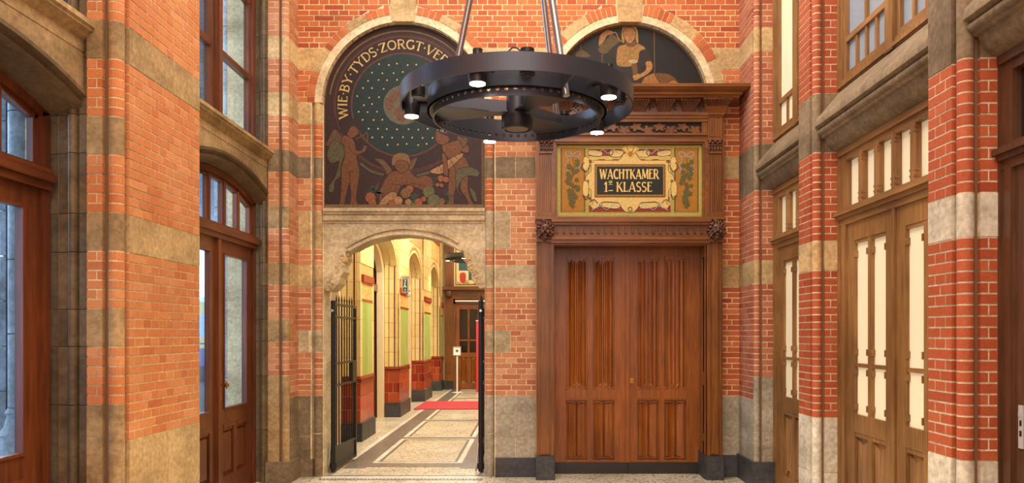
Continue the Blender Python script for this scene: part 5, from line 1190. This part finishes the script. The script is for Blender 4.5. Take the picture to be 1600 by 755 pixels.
def gad(u0, u1, spread, d0, d1, n=8):
    mb = MB(); c = (u0+u1)/2; zb_, zt_ = Z(177.5), Z(159)
    for i in range(n):
        t = (i+.5)/n*2-1; ub = c+(u1-u0)/2*t*.55; ut = c+(u1-u0)/2*t*spread
        pts = [T(ub, zb_+.006, d0), T(ub+(ut-ub)*.3, zb_+(zt_-zb_)*.45, d0+(d1-d0)*.25), T(ut, zt_-.012, d1)]
        mb.tube(smo(pts, 3), [.011+.008*k/6 for k in range(7)], 7)
    return mb.build('gadroon', WD, po, 60)
mb = MB(); mb.bm(T, U(866), U(1105), Z(178), Z(158), -.22, .03); mb.build('frieze_ground', WD, po)
xs0, xs1 = U(866), U(1097); n = 6
for i in range(n): a = xs0+(xs1-xs0)*i/n; gad(a+.012, a+(xs1-xs0)/n-.045, 1.05, .04, .14, 7)
mb = MB(); random.seed(12)
for i in range(n):
    a = xs0+(xs1-xs0)*(i+1)/n-.018
    for k in range(9): mb.blob(T, a+random.uniform(-.025, .025), Z(168)+random.uniform(-.05, .05), .04, .012, .012, .015, 0, 6, 4)
mb.build('strapwork', WD, po, 60)
for c, s in (((U(1117)), 1), (U(854.5), -1)):
    w2 = .085; zb_, zt_ = Z(185), Z(158.5); ww = .15
    A = [T(c-w2, zb_, -.2), T(c+w2, zb_, -.2), T(c+w2, zb_, .01), T(c-w2, zb_, .01)]; B = [T(c-ww-.01, zt_, -.2), T(c+ww, zt_, -.2), T(c+ww, zt_, .14), T(c-ww-.01, zt_, .14)]
    mb = MB(); mb.hex(A+B); mb.bm(T, c-w2-.008, c+w2+.008, Z(181), Z(177.5), -.2, .045); mb.build('console', W, po)
    gad(c-.15, c+.15, 1.1, .03, .17, 10)
mb = MB(); xa, xb = U(1117)-2*(U(1117)-1.113), U(1117)
pr = [(-.22, Z(159)), (.15, Z(159)), (.16, Z(156.5)), (.185, Z(155)), (.19, Z(152)), (.215, Z(151)), (.24, Z(149)), (.245, Z(147.5)), (.265, Z(147)), (.27, Z(142.5)), (.25, Z(141.5)), (-.22, Z(141.5))]
vs = []; k = len(pr)
for s, x in ((-1, xa), (1, xb)):
    for dd, z in pr: e = max(.085, .085+dd*.78) if dd > 0 else .3; vs.append(T(x+s*(e+.03), z, dd))
mb.add(vs, [tuple(range(k)), tuple(range(k, 2*k))]+[(i, (i+1) % k, k+(i+1) % k, k+i) for i in range(k)]); mb.build('cornice', WX, po)
# painted name board
for nm, c in (('pb_olive', (176, 160, 74)), ('pb_ochre', (172, 116, 32)), ('pb_cream', (222, 190, 112)), ('pb_red', (140, 52, 28)), ('pb_black', (28, 36, 32)), ('pb_gold', (236, 198, 112)), ('pb_brown', (104, 76, 36)), ('pb_ivy', (92, 88, 38)), ('pb_blue', (150, 176, 176)), ('pb_line', (70, 44, 20)), ('pb_pale', (204, 182, 104))): paint(nm, c, .08)
YS = 8.62
nb = thing('painted_sign', (1.13, YS, 2.9), 'painted waiting room name board with scrollwork and ivy panels above the double doors', 'sign')
q = Mural(nb, YS); rect = lambda x0, y0, x1, y1: [(x0, y0), (x1, y0), (x1, y1), (x0, y1)]
MB().bm(TB(YS), PX(870.2, YS), PX(1097.5, YS), PZ(339.8, YS), PZ(227, YS), -.02, 0).build('sign_board', M['pb_olive'], nb)
def frame_(x0, y0, x1, y1, w_, m): q.line('painted_border', [rect(x0, y0, x1, y1)], w_, m, True, 0)
frame_(873, 229, 1094, 335, 1.4, 'pb_pale')
for x0, x1 in ((877, 913.5), (1054.5, 1090.5)):
    q.poly('ivy_panel', rect(x0, 232, x1, 331), 'pb_ochre', 0); frame_(x0, 232, x1, 331, 2.2, 'pb_brown')
q.poly('painted_field', rect(920, 232.5, 1048, 331.5), 'pb_pale', 0); q.poly('painted_field', rect(920, 233, 1048, 244), 'pb_red', 0); q.poly('painted_field', rect(920, 321, 1048, 331.5), 'pb_red', 0)
for x in (922, 1044):
    for y in (250, 273, 290, 308): q.poly('painted_field', rect(x-2.5, y, x+2.5, y+5), 'pb_red', 0)
for x in (940, 962, 1003, 1024):
    for y in (250, 312): q.poly('painted_field', rect(x-5, y-1, x+5, y+4), 'pb_red', 0)
def mir(L): return L+[(1968-x, y) for x, y in L[::-1]]
cart = mir([(984, 332), (976, 330), (971, 324), (966, 316), (944, 315), (938, 317), (934, 325), (927, 327), (922, 321), (926, 320), (928, 314), (924, 312), (924, 297), (917, 292), (915, 285), (915, 279), (917, 274), (924, 268), (924, 254), (928, 254), (928, 251), (940, 251), (966, 251), (971, 247), (974, 241), (984, 237)])
q.line('painted_outline', [cart], 1.6, 'pb_line', True, 0); q.poly('cartouche', cart, 'pb_cream', 0)
for a in (1, -1):
    fx = lambda L: [((984+a*(x-984)), y) for x, y in L]
    for L in ([(994, 237), (1012, 236), (1014, 244), (1000, 245)], [(1028, 238), (1046, 235), (1047, 242), (1030, 244)], [(1048, 249), (1055, 246), (1057, 262), (1049, 268)], [(1049, 287), (1056, 284), (1057, 303), (1050, 306)], [(1000, 319), (1024, 317), (1026, 323), (1004, 326)]):
        q.line('painted_outline', [fx(L)], 1.4, 'pb_line', True, 3); q.poly('painted_scroll', fx(L), 'pb_cream', 3)
    q.line('painted_curl', [fx([(1014, 244), (1010, 238), (1016, 234), (1020, 240)]), fx([(1046, 258), (1052, 268), (1060, 262), (1055, 254)]), fx([(1048, 304), (1052, 312), (1058, 306)]), fx([(1034, 318), (1040, 312), (1047, 316)])], 1.3, 'pb_line')
    q.line('painted_ribbon', [fx([(1002, 240), (1010, 234), (1018, 240), (1026, 234), (1034, 240), (1044, 236)]), fx([(1000, 326), (1010, 320), (1020, 328), (1030, 322), (1044, 329)])], 1.1, 'pb_blue')
    cxi = 895 if a < 0 else 1072.5
    q.line('painted_ribbon', [[(cxi, 243), (cxi-5, 238), (cxi-11, 238), (cxi-9, 245), (cxi, 244), (cxi+9, 245), (cxi+11, 238), (cxi+5, 238), (cxi, 243)], [(cxi-9, 246), (cxi-7, 252), (cxi-12, 258), (cxi-8, 264), (cxi-12, 270)], [(cxi+9, 246), (cxi+7, 252), (cxi+12, 258), (cxi+8, 264), (cxi+12, 270)]], 1.0, 'pb_blue')
    q.line('painted_stem', [[(cxi, 246), (cxi+2, 265), (cxi-3, 285), (cxi+2, 305), (cxi, 326)]], 1.0, 'pb_brown')
    random.seed(21+a); d = q.nx(); d2 = q.nx()
    for i in range(30):
        y = 252+i*2.42; sp = 8.5*(1-max(0, (i-16))/17); x = cxi+random.uniform(-sp, sp); r = random.uniform(3.8, 5.4); ar = random.uniform(0, 6.3)
        q.poly('ivy_leaf', [(x+r*(1.0 if k % 2 == 0 else .55)*cos(ar+2*pi*k/10), y+r*(1.0 if k % 2 == 0 else .55)*sin(ar+2*pi*k/10)) for k in range(10)], 'pb_ivy', 0)
q.line('painted_outline', [circle(984.5, 327, 3.2, 12), circle(985, 240, 4.2, 12), circle(918.5, 283, 1.6, 8), circle(1049.5, 283, 1.6, 8)], 1.0, 'pb_line', True, 0)
q.poly('painted_shell', [(985, 247), (971, 233), (977, 228.5), (985, 227), (993, 228.5), (999, 233)], 'pb_gold', 0); q.line('painted_outline', [[(985, 245), (973, 233)], [(985, 245), (979, 229)], [(985, 245), (991, 229)], [(985, 245), (997, 233)]], .8, 'pb_line', smooth=0); q.disc('painted_boss', 985, 240, 3.6, 'pb_ochre', 14)
q.poly('painted_border', rect(929, 257, 1039.5, 308), 'pb_brown', 0); q.poly('painted_border', rect(930.5, 258.5, 1038, 306.5), 'pb_ochre', 0); q.poly('lettered_board', rect(932.5, 260.5, 1036, 304.5), 'pb_black', 0)
d = q.nx(); Tn = TB(YS); s = S(YS)
def nline(mb, t, x0, x1, yb, hp):
    tw = text_width(t); ws = (x1-x0)/(tw*hp); a, b = q.p((x0, yb)); return text_line(mb, Tn, t, a, b, hp/s, d, ws)
mb = MB(); nline(mb, 'WACHTKAMER', 937, 1029, 280, 15.5); nline(mb, 'KLASSE', 963, 1019, 300, 15.5)
nline(mb, '1', 943, 949.5, 300, 15.5); nline(mb, 'e', 950, 958, 291.5, 9.5); mb.ribbon(Tn, [q.p((950.5, 298)), q.p((957.5, 298))], 1.2/s, d); mb.build('lettering', M['pb_gold'], nb)
# double doors
YD = 8.95; T = TB(YD); d = struct('door_3', (1.113, YD, 0)); WDo = M['wood_door']; dl, dr = .262, 1.98
Zd = lambda py: PZ(py, YD); zt = 2.68
uc = PX(981, YD)
for a, b in ((dl, uc-.001), (uc+.001, dr)):
    hf = PX(868, YD) if a == dl else PX(988, YD)
    if a == dl: cols = [(PX(884.5, YD), PX(917.5, YD)), (PX(926.5, YD), PX(960, YD))]
    else: cols = [(PX(996, YD), PX(1029.5, YD)), (PX(1038, YD), PX(1072, YD))]
    zs_ = [(Zd(609), Zd(399)), (Zd(718), Zd(622))]
    lf = MB(); lf.bm(T, a, cols[0][0], .13, zt, -.05, 0); lf.bm(T, cols[1][1], b, .13, zt, -.05, 0); lf.bm(T, cols[0][1], cols[1][0], .13, zt, -.05, -.003)
    lf.bm(T, cols[0][0], cols[1][1], zs_[0][1], zt, -.05, 0); lf.bm(T, cols[0][0], cols[1][1], zs_[1][1], zs_[0][0], -.05, 0); lf.bm(T, cols[0][0], cols[1][1], .13, zs_[1][0], -.05, 0)
    L = lf.build('door_leaf', WDo, d)
    MB().bm(T, a, b-.003, .0, .135, -.05, .008).build('kick_plate', M['rubber'], L)
    for u0, u1 in cols:
        mb = MB(); mb.bm(T, u0, u1, zs_[0][0], zs_[0][1], -.05, -.035); mb.bm(T, u0, u1, zs_[0][1]-.022, zs_[0][1], -.035, .006); mb.bm(T, u0+.008, u1-.008, zs_[0][1]-.036, zs_[0][1]-.022, -.035, -.004)
        linen(mb, T, u0+.016, u1-.016, zs_[0][0]+.01, zs_[0][1]-.04, -.035, .034, 1)
        # carved tips above and below the folds
        c = (u0+u1)/2; hw = (u1-u0)/2-.012; zz = zs_[0][1]-.036
        mb.prism(T, [(c-hw, zz), (c-hw, zz-.03), (c-hw*.75, zz-.045), (c-hw*.5, zz-.035), (c-hw*.3, zz-.075), (c-hw*.1, zz-.07), (c, zz-.11), (c+hw*.1, zz-.07), (c+hw*.3, zz-.075), (c+hw*.5, zz-.035), (c+hw*.75, zz-.045), (c+hw, zz-.03), (c+hw, zz)], -.036, -.0155)
        zz = zs_[0][0]
        mb.prism(T, [(c-hw, zz), (c-hw, zz+.03), (c-hw*.75, zz+.025), (c-hw*.45, zz+.06), (c-hw*.2, zz+.075), (c, zz+.125), (c+hw*.2, zz+.075), (c+hw*.45, zz+.06), (c+hw*.75, zz+.025), (c+hw, zz+.03), (c+hw, zz)], -.036, -.008)
        for s in (-1, 1): mb.blob(T, c+s*hw, zz+.015, -.01, .016, .02, .014); mb.blob(T, c+s*hw*.25, zz+.045, -.006, .014, .03, .008, -s*.5)
        mb.build('linenfold_panel', WDo, L, 30)
        mb = MB(); mb.bm(T, u0, u1, zs_[1][0], zs_[1][1], -.05, -.035); mb.bm(T, u0, u1, zs_[1][1]-.03, zs_[1][1]-.012, -.035, .0); mb.bm(T, u0, u1, zs_[1][1]-.012, zs_[1][1], -.035, .008)
        linen(mb, T, u0+.02, u1-.02, zs_[1][0]+.02, zs_[1][1]-.05, -.035, .04, 2)
        for s in (-1, 1):
            for zq in (zs_[1][0]+.018, zs_[1][1]-.045): mb.blob(T, c+s*(hw-.004), zq, -.012, .014, .012, .016); mb.ribbon(T, smo([(c+s*.01, zq+(.012 if zq < .5 else -.012)), (c+s*.04, zq), (c+s*(hw-.01), zq)], 3), .012, -.035, .006)
        mb.build('parchment_panel', WDo, L, 30)
    if a != dl:
        e = PX(987, YD); mb = MB(); mb.bm(T, e-.02, e+.02, Zd(599), Zd(591), 0, .012); mb.blob(T, e, Zd(595), .012, .012, .012, .008); o = mb.build('lock', M['brass'], L); o['label'] = 'small square brass lock'
mb = MB(); mb.bm(T, uc-.035, uc+.02, .135, zt, 0, .018); mb.bm(T, uc-.02, uc+.008, .135, zt, .018, .028); mb.build('meeting_stile', WDo, d)
# closing wall behind the doors
MB().box(.2, 2.06, 9.05, 9.2, 0, 2.8).build('wall_infill', M['plaster'], wb)

# ================================================================== outside
wo = struct('wall_outside', (-3.4, 7, 0)); So = M['stone_out']; M['stone_out_shade'] = stone_mat('stone_out_shade', (104, 104, 106), (92, 94, 98), (66, 68, 72))  # same stone as the columns, darkened to paint shade behind them
for y0, y1 in ((5.28, 6.25), (8.86, 10.2)):
    MB().box(-3.62, -3.14, y0, y1, 0, 7.2).build('wall_body', M['stone_out_shade'], wo)
    for k in range(23):
        z = k*.31; MB().box(-3.64, -3.6, y0-.006, y0+.25, z, z+.302).build('stone_block', So, wo)
        MB().box(-3.3, -3.14, y0-.012, y0+.1, z, z+.302).build('stone_block', So, wo)
    for x, r in ((-3.46, .075), (-3.335, .045)):
        yc = y0-.06
        MB().lathe((x, yc, 0), [(r*1.9, .62), (r*1.9, .88), (r*1.75, .9), (r*1.8, .95), (r*1.3, 1.0), (r*1.1, 1.08), (r*1.25, 1.1), (r, 1.13)], 18).build('column_base', So, wo, 40)
        MB().lathe((x, yc, 0), [(r*.9, 1.1), (r*.9, 7.2)], 12).build('column_core', M['stone_dark'], wo, 40)
        for k in range(12): MB().lathe((x, yc, 0), [(r, 1.135+k*.5), (r, 1.627+k*.5)], 18).build('column_drum', So, wo, 40)
    MB().box(-3.68, -3.2, y0-.22, y0+.1, 0, .72).build('pedestal', So, wo)
    MB().box(-3.68, -3.1, y0-.16, y0+.3, 3.42, 3.72).build('string_course', So, wo)
w = struct('ceiling_platform_shade', (-12, 10, 7.3)); MB().box(-30, -3.1, -8, 40, 7.3, 7.5).build('shade_roof_slab', M['stone_out'], w)  # unseen station roof slab, added so daylight reaches the columns from the side
w = struct('floor_platform', (-12, 10, 0)); MB().box(-30, -3.12, -8, 40, -.4, -.02).build('platform_slab', plain('platform_grey', (176, 178, 178), .6), w)
tr = thing('train', (-11.5, 20, -.4), 'yellow and blue train standing outside, seen through the left door glass', 'train')
Ty, Tb_ = plain('train_yellow', (226, 190, 96), .4), plain('train_blue', (40, 60, 130), .4)
MB().box(-13.8, -11, 6, 34, .55, 1.15).build('blue_band', Tb_, tr); MB().box(-13.8, -11, 6, 34, 1.15, 1.52).build('side_panel', Ty, tr); MB().box(-13.8, -11.02, 6, 34, 1.52, 2.3).build('window_band', plain('train_glass', (150, 175, 200), .1), tr)
MB().box(-13.8, -11, 6, 34, 2.3, 2.7).build('side_panel', Ty, tr); MB().box(-13.6, -11.2, 6, 34, 2.7, 2.9).build('roof', M['silver'], tr); MB().box(-13.6, -11.3, 6.3, 33.6, -.3, .55).build('underframe', M['steel_dark'], tr)
mb = MB(); mb.box(-13.8, -10.99, 6, 34, 1.28, 1.33); mb.build('blue_stripe', Tb_, tr)
for k in range(9): MB().box(-11.03, -10.99, 7+k*3, 7.3+k*3, .6, 2.6).build('door_pillar', Ty, tr)
tu = thing('roof_truss', (-9, 14, 0), 'dark steel lattice post of the station roof outside the left door', 'steel post')
mb = MB()
for y in (13.2, 13.9): mb.tube([(-9.0, y, -.02), (-9.0, y, 9)], .05, 6)
for k in range(12):
    z = 2.4+k*.5; mb.tube([(-9.0, 13.2, z), (-9.0, 13.9, z+.5)], .03, 5); mb.tube([(-9.0, 13.9, z), (-9.0, 13.2, z+.5)], .03, 5)
mb.build('lattice', plain('truss_grey', (70, 84, 98), .5), tu)
